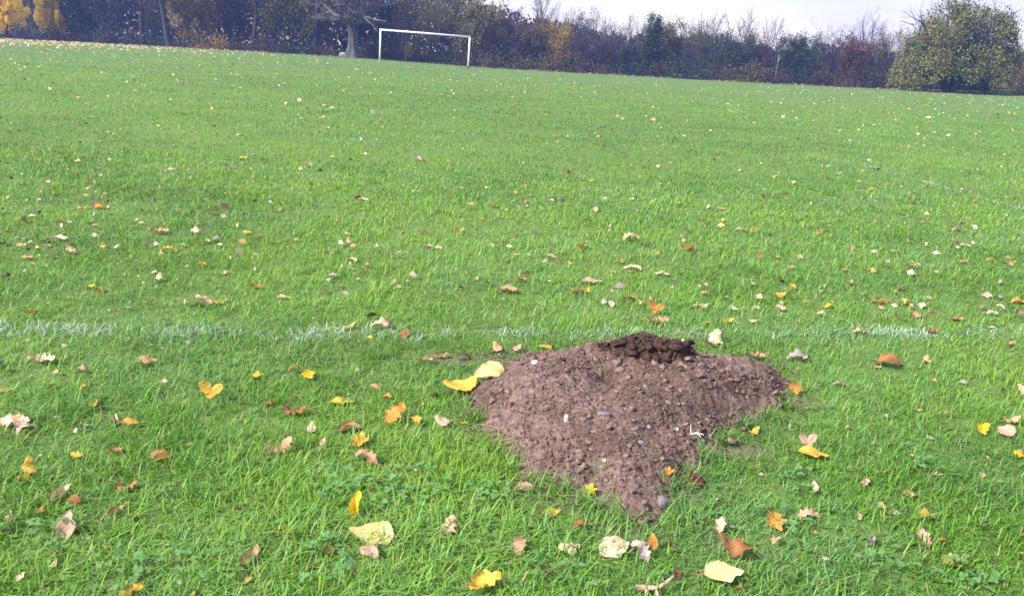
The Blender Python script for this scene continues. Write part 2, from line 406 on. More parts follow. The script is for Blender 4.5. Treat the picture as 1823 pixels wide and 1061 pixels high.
# ---- the belt along the far edge of the field; (photo column, photo row of the top, kind, foliage, depth, widen, label)
BELT = [
 (-40, -60, 'bare', 'twig', 88, 1.2, 'bare purple-grey thicket at the extreme left end of the wood'),
 (62, -70, 'bare', 'twig', 90, 1.1, 'bare mauve thicket between the two yellow-leaved maples'),
 (140, -50, 'shrub', 'green', 87, 1.0, 'dull green shrub just right of the yellow maples'),
 (196, -60, 'bare', 'twig', 86, 1.0, 'grey bare thicket left of the dark forked trunks'),
 (262, -70, 'bare', 'brown', 88, 1.0, 'grey-brown thicket behind the dark forked trunks'),
 (352, -45, 'shrub', 'gold', 84, .62, 'shrub hung with orange and yellow-green leaves right of dark forked trunks'),
 (415, -60, 'shrub', 'brown', 86, .9, 'dark brown shrub right of the orange-leaved shrub'),
 (478, -60, 'bare', 'olive', 85, .9, 'olive brown thicket midway between orange-leaved shrub and old oak'),
 (536, -50, 'shrub', 'olive', 86, .7, 'olive brown shrub left of the old oak'),
 (590, -40, 'bare', 'brown', 90, .9, 'brown twiggy thicket just behind the old oak'),
 (662, -40, 'shrub', 'green', 88, .7, 'dark shrub between the old oak and the left goalpost'),
 (712, -30, 'bare', 'brown', 86, .9, 'grey-brown thicket behind the left half of the goal'),
 (772, -24, 'bare', 'olive', 85, .9, 'olive brown thicket behind the right half of the goal'),
 (838, -8, 'shrub', 'olive', 86, .85, 'rounded olive shrub behind the right goalpost'),
 (896, 4, 'bare', 'rust', 86, .9, 'reddish brown thicket first right of the goal'),
 (948, 18, 'shrub', 'brown', 85, .8, 'dark brown shrub below the tall forked bare tree'),
 (992, 24, 'shrub', 'gold', 84, .75, 'golden tan shrub left of the gap with slim stems'),
 (1044, 10, 'bare', 'twig', 87, .9, 'bare lilac-grey thicket with arching stems left of white birch'),
 (1092, 24, 'bare', 'twig', 88, .8, 'bare lilac-grey thicket standing behind the white birch'),
 (1190, 26, 'shrub', 'olive', 85, .8, 'olive leafy shrub just right of the dark ivy column'),
 (1246, 30, 'bare', 'olive', 86, .8, 'olive brown thicket two right of the ivy column'),
 (1300, 44, 'shrub', 'green', 85, .8, 'dark green shrub below the pair of tall bare trees'),
 (1352, 44, 'bare', 'rust', 86, .9, 'rust-tinged thicket left of the pale bare pole'),
 (1412, 46, 'shrub', 'green', 85, .9, 'dense dark green shrub right of the pale bare pole'),
 (1462, 42, 'bare', 'twig', 87, .9, 'bare mauve thicket left of the small fan-shaped bare tree'),
 (1504, 50, 'shrub', 'rust', 85, .75, 'rusty brown shrub beneath the small fan-shaped bare tree'),
 (1560, 46, 'bare', 'olive', 86, .8, 'olive brown thicket behind the leaning white birch'),
 (1608, 44, 'bare', 'twig', 88, .8, 'bare mauve thicket against the left flank of the big round tree'),
 (1800, 62, 'bare', 'twig', 88, .9, 'bare thicket showing past right flank of the big round tree'),
 (1850, 66, 'shrub', 'rust', 84, .8, 'pinkish brown shrub at the right end of the wood'),
 (1920, 60, 'bare', 'brown', 86, 1.0, 'brown thicket beyond the right edge of the picture'),
]
for px, yt, k, f, Y, wd, lab in BELT:
    if px > 860: yt += 12 if k == 'shrub' else 4
    place(k, px, Y, HT(px, yt, Y), f, lab, 'tree' if k != 'shrub' else 'shrub', group='trees and shrubs along the field edge', widen=wd, bark='grey' if k == 'bare' else 'dark')
# tall bare trees that stand clear of the belt
for px, yt, Y, lab, wd in (
    (800, -40, 94, 'tall bare tree rising above the goal crossbar', 1.0),
    (962, -38, 92, 'tall forked bare tree rising highest right of the goal', .8),
    (1245, 2, 94, 'left one of the pair of tall bare trees against pale sky', .7),
    (1308, 2, 94, 'right one of the pair of tall bare trees against pale sky', .8),
    (1356, 10, 94, 'thin bare sapling top against sky right of the tall pair', .5),
    (1528, 6, 92, 'small fan-shaped bare tree standing clear against the sky', .7)):
    place('ash', px, Y, HT(px, yt, Y), 'twig', lab, 'tree', group='bare trees rising above the belt', widen=wd)
for px, yt, Y, lab in ((252, -120, 83, 'left one of two dark stout trunks left of the orange-leaved shrub'), (302, -140, 82.5, 'right one of two dark stout trunks left of the orange-leaved shrub'),
    (450, -120, 83.5, 'dark stout trunk between the orange-leaved shrub and the oak'), (560, -120, 84, 'dark stout trunk close to the left of the oak')):
    place('stout', px, Y, HT(px, yt, Y), 'twig', lab, 'tree', group='stout dark trunks at left', widen=1.0)
for i, (px, yt) in enumerate(((872, 2), (920, 10), (990, 4), (1030, 2), (1072, 10), (1120, 16), (1168, 14), (1222, 22), (1272, 26), (1330, 30), (1390, 34), (1440, 34), (1490, 36), (1550, 38), (1600, 42), (1812, 60))):
    place('twiggy', px, 89, HT(px, yt, 89), 'twig', f'feathery leafless thicket topping the belt, {ORD[i]} right of the goal', 'tree', group='feathery bare tops right of the goal', bark='grey', widen=1.0)
place('holly', 1152, 83.5, HT(1152, 30, 83.5), 'green', 'narrow dark ivy-clad evergreen column right of the white birch', 'tree', name='ivy_tree', widen=1.0)
place('holly', 1112, 83.5, HT(1112, 78, 83.5), 'green', 'short dark evergreen at the foot of the white birch', 'shrub', name='evergreen_shrub', widen=.8)
place('birch', 1106, 85, HT(1106, 20, 83), 'twig', 'slim white-stemmed birch at the gap in the middle of the belt', 'tree', bark='white', widen=.9)
place('birch', 1542, 85, HT(1542, 40, 83), 'twig', 'leaning white-stemmed birch left of the big round tree', 'tree', bark='white', widen=.9, lean=R(7))
place('birch', 1378, 85.5, HT(1378, 66, 85), 'twig', 'short pale bare pole of a birch amid dark shrubs', 'tree', bark='white', widen=.8)
place('birch', 1582, 84, HT(1582, 50, 84), 'twig', 'thin pale birch right beside the leaning white birch', 'tree', bark='white', widen=.6, lean=R(2))
place('maple', 8, 80, HT(8, -50, 80), 'yellow', 'bright yellow maple in full autumn leaf at far left', 'tree', widen=.75)
place('maple', 94, 83, HT(94, -60, 83), 'yellow', 'second yellow maple, right of the first and partly bare', 'tree', widen=.5)
place('shrub', 1838, 82, HT(1838, 96, 82), 'olive', 'low olive shrub joining the right flank of the big round tree', 'shrub', widen=.8)
place('shrub', 726, 80, HT(726, 76, 80), 'lime', 'small yellow-green bush inside the left half of the goal frame', 'shrub', name='yellow_green_bush', widen=.45)
BR = [(30, 'twig'), (120, 'rust'), (170, 'green'), (215, 'brown'), (262, 'green'), (330, 'brown'), (392, 'gold'), (432, 'brown'), (486, 'brown'), (530, 'green'), (580, 'brown'),
      (668, 'brown'), (700, 'green'), (756, 'brown'), (800, 'green'), (850, 'brown'), (905, 'green'), (950, 'olive'), (1010, 'brown'), (1060, 'brown'),
      (1135, 'green'), (1180, 'brown'), (1225, 'green'), (1275, 'brown'), (1330, 'olive'), (1365, 'brown'), (1425, 'green'), (1475, 'brown'), (1525, 'brown'),
      (1570, 'green'), (1615, 'brown'), (1800, 'olive'), (1840, 'brown')]
for k, (px, f) in enumerate(BR):
    Y = 83 + rng.uniform(-.7, .7); left = px < 628; right = px > 833
    if left: lab = f'low bramble at the wood foot, {ORD[sum(1 for q, _ in BR if q < px)]} from the left edge'
    elif not right: lab = f'low bramble between oak and right goalpost, {ORD[sum(1 for q, _ in BR if 628 < q < px)]} from the oak'
    else: lab = f'low bramble right of the goal at wood foot, {ORD[sum(1 for q, _ in BR if 833 < q < px)]} from the goal'
    place('bramble', px, Y, rng.uniform(1.3, 2.3), f, lab, 'bush', group='brambles at the foot of the wood', widen=1.3)

# ---- the old oak: flared trunk, broken pale limb, wide twiggy crown
r = np.random.default_rng(5)
op = ground(628, 103.5); OY = op.y
oak = empty('oak_tree', op)
tag(oak, 'old oak with stout flared grey trunk left of the goal', 'tree')
rings, nth = 18, 28
Vt, th = [], np.arange(nth) * 2 * np.pi / nth
for i in range(rings):
    z = -0.1 + 3.9 * i / (rings - 1)
    rad = .50 + .62 * math.exp(-max(z, 0) / .42) - .02 * z + (.12 if z > 3.2 else 0)
    lob = 1 + .20 * math.exp(-max(z, 0) / .7) * np.sin(5 * th + 1) + .06 * np.sin(9 * th + z) + r.normal(0, .02, nth)
    Vt.append(np.stack([np.cos(th) * rad * lob + .06 * math.sin(z), np.sin(th) * rad * lob, np.full(nth, z)], 1))
Vt = np.concatenate(Vt); ii = np.arange(rings * nth).reshape(rings, nth); jj = np.roll(ii, -1, 1)
Qt = np.stack([ii[:-1].ravel(), jj[:-1].ravel(), jj[1:].ravel(), ii[1:].ravel()], 1)
obj('trunk', mesh_np('oak_trunk', Vt, Qt, None, None, True), bark_mat('oak_trunk_bark', (.040, .036, .044), (.105, .094, .100), 4.0), oak)
li, tw, P = grow(r, 13, 3, .35, 6.4, 1.0, .20, .05, (7, 6, 5), .50, .30, .15, (.5, 1.2))
off = np.array([0, 0, 3.2, 0, 0, 3.2, 0, 0]); li = np.array(li) + off; tw = np.array(tw) + off; P = P + np.array([0, 0, 3.2])
V1, Q1 = segs_mesh('l', li, 7)
obj('limbs', mesh_np('oak_limbs', V1, Q1, None, None, True), bark_mat('oak_limb_bark', (.07, .062, .066), (.17, .15, .145), 4.0), oak)
V2, Q2 = segs_mesh('t', tw, 4, 3); n = 4000
pk = P[r.integers(0, len(P), n)] + r.normal(0, .12, (n, 3)); v, T, C = leaf_cards(pk, .12, r)
V3 = np.concatenate([V2, v]); C3 = np.concatenate([np.tile([.3, .3, .3, 1.], (len(V2), 1)), C])
obj('crown', mesh_np('oak_crown', V3, Q2, T + len(V2), C3), FOL['twig'], oak)
br = [(.3, -.4, 4.5), (1.1, -.7, 4.1), (1.3, -.8, 3.6), (2.0, -1.0, 3.1), (2.6, -1.2, 2.5)]
S = [(*br[i], *br[i + 1], .12 - .02 * i, .10 - .02 * i) for i in range(4)] + [(1.2, -.75, 3.8, 2.3, -1.0, 3.5, .10, .08), (2.3, -1.0, 3.5, 3.3, -1.0, 3.45, .08, .04), (1.0, -.7, 4.0, .9, -.8, 5.2, .11, .07)]
V4, Q4 = segs_mesh('b', S, 7)
b = obj('broken_branch', mesh_np('broken_branch', V4, Q4, None, None, True), bark_mat('pale_deadwood', (.20, .17, .15), (.42, .38, .34), 3.0), oak)
b['label'] = 'pale broken limb reaching towards the goal'

# ---- the big round tree on the right
m = Mat('golden_green_foliage'); a = m.n('ShaderNodeVertexColor', layer_name='tint'); sp = m.n('ShaderNodeSeparateColor'); m.l(a.outputs[0], sp.inputs[0])
tcn = m.n('ShaderNodeTexCoord'); n1 = m.n('ShaderNodeTexNoise', Scale=.55, Detail=3.0); m.l(tcn.outputs['Object'], n1.inputs['Vector'])
c1 = m.ramp(sp.outputs[0], [(0, (.055, .070, .022)), (1, (.27, .285, .068))]); c2 = m.ramp(sp.outputs[0], [(0, (.12, .085, .03)), (1, (.40, .27, .075))])
c = m.mix(m.ramp(n1.outputs['Fac'], [(.50, (0, 0, 0)), (.72, (.8, .8, .8))]), c1, c2)
mat_gg = m.surf(c, .6, .3, transl=.3)
r = np.random.default_rng(19)
bp = ground(1692, 165.5)
big = empty('round_tree', bp)
tag(big, 'big rounded tree with golden-green leaves standing forward at the right', 'tree')
mpx = bp.y * .957 / F_PX                                    # metres per photo pixel at the tree
Hb, Wb = 8.7, 106 * mpx
li, tw, P = grow(r, 9, 3, .5, 7.6, .42, .13, .06, (9, 6, 4), .46, .16, .15)
li = [s for s in li if math.hypot(s[3], s[4]) < Wb]; tw = [s for s in tw if math.hypot(s[3], s[4]) < Wb]
V1, Q1 = segs_mesh('l', li, 7)
obj('trunk', mesh_np('round_tree_trunk', V1, Q1, None, None, True), BARK['dark'], big)
nc = 300; cl = []
while len(cl) < nc:
    q = r.uniform(-1, 1, 3); q[2] = abs(q[2]); d = np.linalg.norm(q)
    if d > 1 or d < .40: continue
    if d > .90 + .12 * math.sin(3.1 * math.atan2(q[1], q[0]) + 4 * q[2]) + .12 * r.random(): continue      # uneven boughs
    x, y, z = q[0] * Wb, q[1] * Wb * .9, .55 + q[2] * (Hb - .9)
    if z < 1.5 and -3.2 < x < 1.0 and y < 2: continue
    cl.append((x, y, z, r.uniform(.26, .60)))
cl = np.array(cl); n = 50000; k = r.integers(0, nc, n)
pk = cl[k, :3] + r.normal(0, 1, (n, 3)) * cl[k, 3:4] * np.array([.75, .75, .85]); pk[:, 2] = np.maximum(pk[:, 2], .1)
v, T, C = leaf_cards(pk, .19, r)
C[:, :3] = np.clip(C[:, :3] + np.repeat(r.normal(0, .26, nc)[k], 4)[:, None], 0, 1)
V2, Q2 = segs_mesh('t', tw, 4, 3)
obj('crown', mesh_np('round_tree_crown', np.concatenate([V2, v]), Q2, T + len(V2), np.concatenate([np.tile([.1, .1, .1, 1.], (len(V2), 1)), C])), mat_gg, big)

# ---- pale log and stones at the foot of the wood
mat_log = bark_mat('bleached_log', (.30, .29, .22), (.62, .60, .50), 3.0)
def lump(seed, sx, sy, sz, sub=2, jit=.16):
    r = np.random.default_rng(seed); n = sub + 1
    pts, quads, key = [], [], {}
    def vid(p):
        k = tuple(np.round(p, 4))
        if k not in key: key[k] = len(pts); pts.append(p)
        return key[k]
    for ax in range(3):
        for sg in (-1, 1):
            g = np.linspace(-1, 1, n)
            for i in range(sub):
                for j in range(sub):
                    f = []
                    for (a, b) in ((i, j), (i + 1, j), (i + 1, j + 1), (i, j + 1)):
                        p = np.zeros(3); p[ax] = sg; p[(ax + 1) % 3] = g[a] * 1; p[(ax + 2) % 3] = g[b]; f.append(vid(p))
                    quads.append(f if sg > 0 else f[::-1])
    V = np.array(pts); V /= np.linalg.norm(V, axis=1, keepdims=True) ** .75
    V *= 1 + r.normal(0, jit, (len(V), 1)); V += r.normal(0, jit * .3, V.shape)
    return V * np.array([sx, sy, sz]), np.array(quads)
def log_mesh(L, rad, seed):
    r = np.random.default_rng(seed); k, n = 12, 9; V = []
    for i in range(n):
        t = i / (n - 1); a = np.arange(k) * 2 * np.pi / k; rr = rad * (1 - .2 * t) * (1 + r.normal(0, .07, k))
        V.append(np.stack([np.full(k, (t - .5) * L) + r.normal(0, .02, k), np.cos(a) * rr + .05 * math.sin(5 * t), np.sin(a) * rr + rad], 1))
    V = np.concatenate(V); ii = np.arange(n * k).reshape(n, k); jj = np.roll(ii, -1, 1)
    Q = np.stack([ii[:-1].ravel(), jj[:-1].ravel(), jj[1:].ravel(), ii[1:].ravel()], 1)
    V = np.concatenate([V, [[-L / 2, 0, rad], [L / 2, 0, rad * .9]]]); a, b = n * k, n * k + 1
    T = [(a, (i + 1) % k, i) for i in range(k)] + [(b, (n - 1) * k + i, (n - 1) * k + (i + 1) % k) for i in range(k)]
    return mesh_np('log', V, Q, np.array(T), None, True)
p = ground(566, 98); o = obj('log', log_mesh(1.15, .19, 2), mat_log, None, p); o.rotation_euler[2] = .15
tag(o, 'pale log lying on the grass left of the old oak', 'log')
for i, (px, py, s, lab) in enumerate(((583, 98.5, .20, 'pale stone right beside the log, nearer to it'), (591, 99, .17, 'pale stone between the log pair and the oak'),
    (610, 101.5, .30, 'grey boulder against the left side of the oak trunk'), (321, 78, .28, 'pale grey stone at the wood foot below the orange-leaved shrub'))):
    V, Q = lump(60 + i, s * 1.3, s, s * .9, 3, .10); V[:, 2] += s * .55
    o = obj('stone', mesh_np('stone', V, Q, None, None, True), mat_log, None, ground(px, py)); tag(o, lab, 'stone')

# ------------------------------------------------------------------ football goal
m = Mat('white_goal_paint'); n1 = m.n('ShaderNodeTexNoise', Scale=3.0, Detail=6.0)
mat_goal = m.surf(m.ramp(n1.outputs['Fac'], [(.35, (.74, .73, .75)), (.6, (.86, .85, .87))]), .45, .4)
A = ground(676, 110); B = at_depth(833.5, A.y); B.z = A.z - .18
u = (B - A); L = u.length
goal = empty('football_goal', A); goal.rotation_euler = u.to_track_quat('X', 'Z').to_euler()
tag(goal, 'white football goal frame without a net before the wood', 'goal')
def tube_mesh(p0, p1, rad, k=14):
    V, Q = segs_mesh('g', [(*p0, *p1, rad, rad)], k, k, 0)
    n = len(V); V = np.concatenate([V, [p0], [p1]]); T = [(n, (i + 1) % k, i) for i in range(k)] + [(n + 1, k + i, k + (i + 1) % k) for i in range(k)]
    return mesh_np('tube', V, Q, np.array(T), None, False)
HG, RG = 2.44, .075
obj('post', tube_mesh((0, 0, -.1), (0, 0, HG), RG), mat_goal, goal)
obj('post', tube_mesh((L, 0, -.12), (L, 0, HG), RG), mat_goal, goal)
cb = obj('crossbar', tube_mesh((-RG, 0, HG + RG), (L + RG, 0, HG + RG), RG), mat_goal, goal)
m = Mat('grey_joint'); mat_jt = m.surf((.35, .35, .38), .5, .4)
for t in (.14, .40, .62):
    obj('joint_sleeve', tube_mesh((L * t - .04, 0, HG + RG), (L * t + .04, 0, HG + RG), RG + .006), mat_jt, cb)
m = Mat('rusty_socket'); mat_so = m.surf((.05, .045, .04), .8, .2)
obj('ground_socket', tube_mesh((L, 0, -.1), (L, 0, .16), RG + .012), mat_so, goal)

# ------------------------------------------------------------------ soil mound
CR = ground(1152, 670)                                        # where the damp top clod stands
BUMPS = [((985, 722), .13, .034), ((930, 720), .07, .016), ((1230, 712), .12, .030), ((1120, 745), .09, .022), ((1330, 712), .09, .014),
         ((1085, 700), .060, -.040), ((1060, 790), .16, .012), ((1150, 850), .10, .014)]
BUMPS = [(ground(*p).x, ground(*p).y, s, h) for p, s, h in BUMPS]
def crest(x, y):
    dx = (x - CR.x) / .215; dy = (y - CR.y) / .125
    d = np.hypot(dx, dy) + (fbm(x, y, .10, 4, .6) - .5) * 1.1
    return np.clip((1.05 - d) / .75, 0, 1)
def mound_h(x, y):
    sd = poly_sd(x, y) + (fbm(x, y, .09, 4, .6) - .5) * .10
    s = np.clip(sd / .24, 0, 1); s = np.sin(s * np.pi / 2)
    back = np.clip((y - MP[:, 1].min()) / (MP[:, 1].max() - MP[:, 1].min()), 0, 1)
    h = s * (.024 + .056 * np.sin(np.clip(back * 1.1, 0, 1) * np.pi * .62))
    for bx, by, r_, a in BUMPS: h = h + a * np.exp(-((x - bx) ** 2 + (y - by) ** 2) / (r_ * r_)) * np.clip(s * 2, 0, 1)
    k = crest(x, y)
    h = h + .060 * k ** .7
    rough = np.clip(sd / .04, 0, 1)
    h = h + rough * ((fbm(x, y, .15, 5, .62) - .5) * .075 + (1 - np.abs(2 * vnoise(x, y, .030) - 1)) * .007 + (1 - np.abs(2 * vnoise(x + 3, y, .014) - 1)) * .006
                     + (vnoise(x, y + 5, .007) - .5) * .004)
    h = h + rough * np.clip(k * 2, 0, 1) * (((1 - np.abs(2 * vnoise(x, y, .045) - 1)) - .5) * .018 + ((1 - np.abs(2 * vnoise(x, y + 9, .019) - 1)) - .5) * .010)
    return np.where(sd < -.03, -.012, h + np.clip(sd / .03, -1, 0) * .012 + .004)
x0, x1, y0, y1 = MP[:, 0].min() - .16, MP[:, 0].max() + .16, MP[:, 1].min() - .16, MP[:, 1].max() + .16
xs = np.arange(x0, x1, .0048); ys = np.arange(y0, y1, .0056)
X, Y = np.meshgrid(xs, ys); Hm = mound_h(X, Y); Z = terrain(X, Y) + Hm
V = np.stack([X.ravel(), Y.ravel(), Z.ravel()], 1); ii = np.arange(X.size).reshape(X.shape)
keep = (Hm[:-1, :-1] > -.011) | (Hm[1:, 1:] > -.011)
Q = np.stack([ii[:-1, :-1][keep], ii[:-1, 1:][keep], ii[1:, 1:][keep], ii[1:, :-1][keep]], 1)
us = np.unique(Q); rm = np.full(len(V), -1); rm[us] = np.arange(len(us)); V = V[us]; Q = rm[Q]
kc = crest(V[:, 0], V[:, 1])
damp = np.clip(np.clip(kc * 2.0, 0, 1) + (fbm(V[:, 0], V[:, 1], .05, 2) - .5) * .5 + np.exp(-((V[:, 0] - BUMPS[5][0]) ** 2 + (V[:, 1] - BUMPS[5][1]) ** 2) / .010) * .55
               + np.clip((fbm(V[:, 0], V[:, 1], .20, 4) - .50) * 4.0, 0, .55), 0, 1)      # damp soil is darker and redder
mound_o = Vector((MC[0], MC[1], tz(*MC)))
m = Mat('soil'); a = m.n('ShaderNodeVertexColor', layer_name='tint'); sp = m.n('ShaderNodeSeparateColor'); m.l(a.outputs[0], sp.inputs[0])
geo = m.n('ShaderNodeNewGeometry'); n1 = m.n('ShaderNodeTexNoise', Scale=60.0, Detail=6.0, Roughness=.7); n2 = m.n('ShaderNodeTexNoise', Scale=14.0, Detail=3.0)
for k in (n1, n2): m.l(geo.outputs['Position'], k.inputs['Vector'])
dry = m.ramp(n1.outputs['Fac'], [(.28, (.070, .044, .036)), (.5, (.165, .110, .092)), (.72, (.300, .218, .188))])
dry = m.mix(m.ramp(n2.outputs['Fac'], [(.4, (0, 0, 0)), (.7, (.5, .5, .5))]), dry, (.115, .072, .055))
wet = m.ramp(n1.outputs['Fac'], [(.3, (.022, .012, .010)), (.7, (.078, .045, .035))])
mat_soil = m.surf(m.mix(sp.outputs[0], dry, wet), .92, .12, m.bump(n1.outputs['Fac'], .8, .006))
mound = empty('soil_mound', mound_o); tag(mound, 'low heap of crumbly brown soil with a darker damp top', 'soil mound')
obj('heap', mesh_np('heap', V - np.array(mound_o), Q, None, np.stack([damp, damp, damp, 1 + 0 * damp], 1), True), mat_soil, mound)
# crumbs: 300 largest as parts, the rest joined
r = np.random.default_rng(23)
n = 56000
px_ = r.uniform(x0, x1, n); py_ = r.uniform(y0, y1, n); sd_ = poly_sd(px_, py_)
wgt = np.maximum(np.clip((sd_ + .03) / .06, 0, 1), .16 * np.clip((sd_ + .16) / .12, 0, 1)) * np.clip((fbm(px_, py_, .13, 3) - .34) * 3.2, .28, 1) * np.where(crest(px_, py_) > .2, .75, 1)
ok = r.random(n) < wgt; px_, py_, sd_ = px_[ok], py_[ok], sd_[ok]
# coarse clods: rounded lumps on the damp top, scattered larger ones over the heap and round its rim
ex = np.concatenate([CR.x + r.normal(0, .10, 90), r.uniform(x0, x1, 420)]); ey = np.concatenate([CR.y + r.normal(-.02, .055, 90), r.uniform(y0, y1, 420)])
es = poly_sd(ex, ey); ok = np.concatenate([np.ones(90, bool), (es[90:] > -.05) & (fbm(ex[90:], ey[90:], .2, 2) > .42)])
er = np.concatenate([r.uniform(.008, .017, 90), .0065 + .008 * r.random(420) ** 2.5])[ok]; ex, ey, es = ex[ok], ey[ok], es[ok]
px_, py_, sd_ = np.concatenate([px_, ex]), np.concatenate([py_, ey]), np.concatenate([sd_, es]); n = len(px_)
rad = .0019 + .0056 * r.random(n) ** 3.0 
rad[len(rad) - len(er):] = er
pz_ = terrain(px_, py_) + np.maximum(mound_h(px_, py_), .004) + np.where(sd_ < -.02, .012, 0) + rad * .10
cr_ = crest(px_, py_); dampc = np.clip(np.clip(cr_ * 2, 0, 1) + np.where(r.random(n) < .10, .5, 0) + r.normal(0, .12, n), 0, 1)
order = np.argsort(-rad); bigi, smi = order[:300], order[300:]
clods = []
mat_clod = []
for k, (d1, d2, d3) in enumerate((((.085, .055, .046), (.180, .122, .104), (.300, .220, .192)), ((.028, .016, .013), (.055, .032, .026), (.09, .055, .044)))):
    m = Mat('clod_' + ('dry', 'damp')[k]); g = m.n('ShaderNodeNewGeometry'); n1 = m.n('ShaderNodeTexNoise', Scale=70.0, Detail=5.0); m.l(g.outputs['Position'], n1.inputs['Vector'])
    mat_clod.append(m.surf(m.ramp(n1.outputs['Fac'], [(.3, d1), (.5, d2), (.7, d3)]), .92, .1, m.bump(n1.outputs['Fac'], .8, .004)))
for k in range(8):
    V, Q = lump(300 + k, 1.15, 1.0, .85, 2, .26); clods.append(mesh_np('clod', V, Q, None, None, False))
for k, i in enumerate(bigi):
    o = obj('clod', clods[k % 8], None, mound); set_mat(o, mat_clod[1 if dampc[i] > .5 else 0])
    o.location = Vector((px_[i], py_[i], pz_[i])) - mound_o; s = rad[i] * 1.15
    o.scale = (s * r.uniform(.8, 1.3), s * r.uniform(.8, 1.2), s * r.uniform(.7, 1.0)); o.rotation_euler = (r.uniform(-.5, .5), r.uniform(-.5, .5), r.uniform(0, 6.28))
g = (1 + 5 ** .5) / 2
ICO = np.array([(-1, g, 0), (1, g, 0), (-1, -g, 0), (1, -g, 0), (0, -1, g), (0, 1, g), (0, -1, -g), (0, 1, -g), (g, 0, -1), (g, 0, 1), (-g, 0, -1), (-g, 0, 1)]) / math.hypot(1, g)
ICT = np.array([(0, 11, 5), (0, 5, 1), (0, 1, 7), (0, 7, 10), (0, 10, 11), (1, 5, 9), (5, 11, 4), (11, 10, 2), (10, 7, 6), (7, 1, 8), (3, 9, 4), (3, 4, 2), (3, 2, 6), (3, 6, 8), (3, 8, 9), (4, 9, 5), (2, 4, 11), (6, 2, 10), (8, 6, 7), (9, 8, 1)])
ns = len(smi); J = ICO[None] * (1 + r.normal(0, .30, (ns, 12, 1))) * r.uniform(.65, 1.35, (ns, 1, 3))
an = r.uniform(0, 6.28, ns); ca, sa = np.cos(an)[:, None], np.sin(an)[:, None]
J = np.stack([J[..., 0] * ca - J[..., 1] * sa, J[..., 0] * sa + J[..., 1] * ca, J[..., 2] * .85], -1) * rad[smi][:, None, None]
Vc = (J + np.stack([px_[smi], py_[smi], pz_[smi]], 1)[:, None] - np.array(mound_o)).reshape(-1, 3)
Tc = (ICT[None] + np.arange(ns)[:, None, None] * 12).reshape(-1, 3)
dc = np.repeat(dampc[smi], 12)
o = obj('crumbs', mesh_np('crumbs', Vc, None, Tc, np.stack([dc, dc, dc, 1 + 0 * dc], 1), False), mat_soil, mound); o['kind'] = 'stuff'
def mound_top(x, y): return tz(x, y) + max(float(mound_h(np.array([x]), np.array([y]))[0]), 0.0)
def on_mound(px, py):
    d = ray(px, py); t = 1.0
    while t < 8:
        p = Vector((0, 0, CAM_H)) + d * t
        if p.z < mound_top(p.x, p.y): return p
        t += .004
    return p

# ------------------------------------------------------------------ grass
def blades(N, seed, dmin, dmax, dens, segs, hmul=1.0, wmul=1.0, region=None, margin=.9):
    """N candidate blades, area-uniform in ring distance by dens(d); returns V, quads, tris, per-vertex colour"""
    r = np.random.default_rng(seed)
    d = dens(r, N)
    half = d * .70 + margin
    x = r.uniform(-1, 1, N) * half; y = d
    return r, x, y
def build_blades(r, x, y, L, W, segs, head, lean, bend, colr):
    n = len(x); z = terrain(x, y) - .004
    dx, dy = np.cos(head), np.sin(head); pxv, pyv = -dy, dx
    ts = {3: [0, .4, .75], 2: [0, .5], 1: [0]}[segs]
    rows = []
    for t in ts + [1.0]:
        out_ = L * (lean * t + bend * t * t); hh = L * (t * np.sqrt(np.maximum(1 - lean ** 2, .1)) - .45 * bend * t ** 2.2)
        cx_, cy_, cz_ = x + dx * out_, y + dy * out_, z + np.maximum(hh, .001)
        if t < 1:
            ww = W * .5 * (1 - t ** 2 * .55)
            rows.append(np.stack([cx_ - pxv * ww, cy_ - pyv * ww, cz_], 1)); rows.append(np.stack([cx_ + pxv * ww, cy_ + pyv * ww, cz_], 1))
        else: rows.append(np.stack([cx_, cy_, cz_], 1))
    k = len(rows); V = np.stack(rows, 1).reshape(-1, 3); b = np.arange(n)[:, None] * k
    q = [b + np.array([[2 * i, 2 * i + 1, 2 * i + 3, 2 * i + 2]]) for i in range(segs - 1)]
    Q = np.concatenate(q) if q else np.zeros((0, 4), int)
    T = b + np.array([[k - 3, k - 2, k - 1]])
    C = np.repeat(colr, k, axis=0); return V, Q, T, C
def grass_colour(r, x, y, n):
    """tint: R = hue mix (dark green .. yellow green), G = blue-grey sheen, B = straw"""
    t = np.clip(.5 + (fbm(x, y, .8, 3) - .5) * 1.1 + (fbm(x + 70, y * .6, 5.0, 3) - .5) * .9 + r.normal(0, .27, n), 0, 1)
    gsh = np.clip(r.normal(.19, .22, n) + (fbm(x + 40, y, .5, 2) - .5) * .5, 0, 1)
    st = (r.random(n) < .045) * r.uniform(.5, 1, n)
    return np.stack([t, gsh, st, np.ones(n)], 1)
m = Mat('grass_blade'); a = m.n('ShaderNodeVertexColor', layer_name='tint'); sp = m.n('ShaderNodeSeparateColor'); m.l(a.outputs[0], sp.inputs[0])
c = m.ramp(sp.outputs[0], [(0, (.038, .118, .006)), (.45, (.115, .278, .014)), (1, (.260, .440, .040))])
c = m.mix(sp.outputs[1], c, (.22, .42, .18)); c = m.mix(sp.outputs[2], c, (.42, .36, .17))
mat_grass = m.surf(c, .5, .25, transl=.30)
GV, GQ, GT, GC, off = [], [], [], [], 0
def add_g(V, Q, T, C):
    global off
    GV.append(V); GQ.append(Q + off); GT.append(T + off); GC.append(C); off += len(V)
LINE_A = (ground(0, 593), ground(1823, 596))
lu = (LINE_A[1] - LINE_A[0]).to_2d(); lu.normalize()
def line_a(x, y): return (x - LINE_A[0].x) * -lu.y + (y - LINE_A[0].y) * lu.x
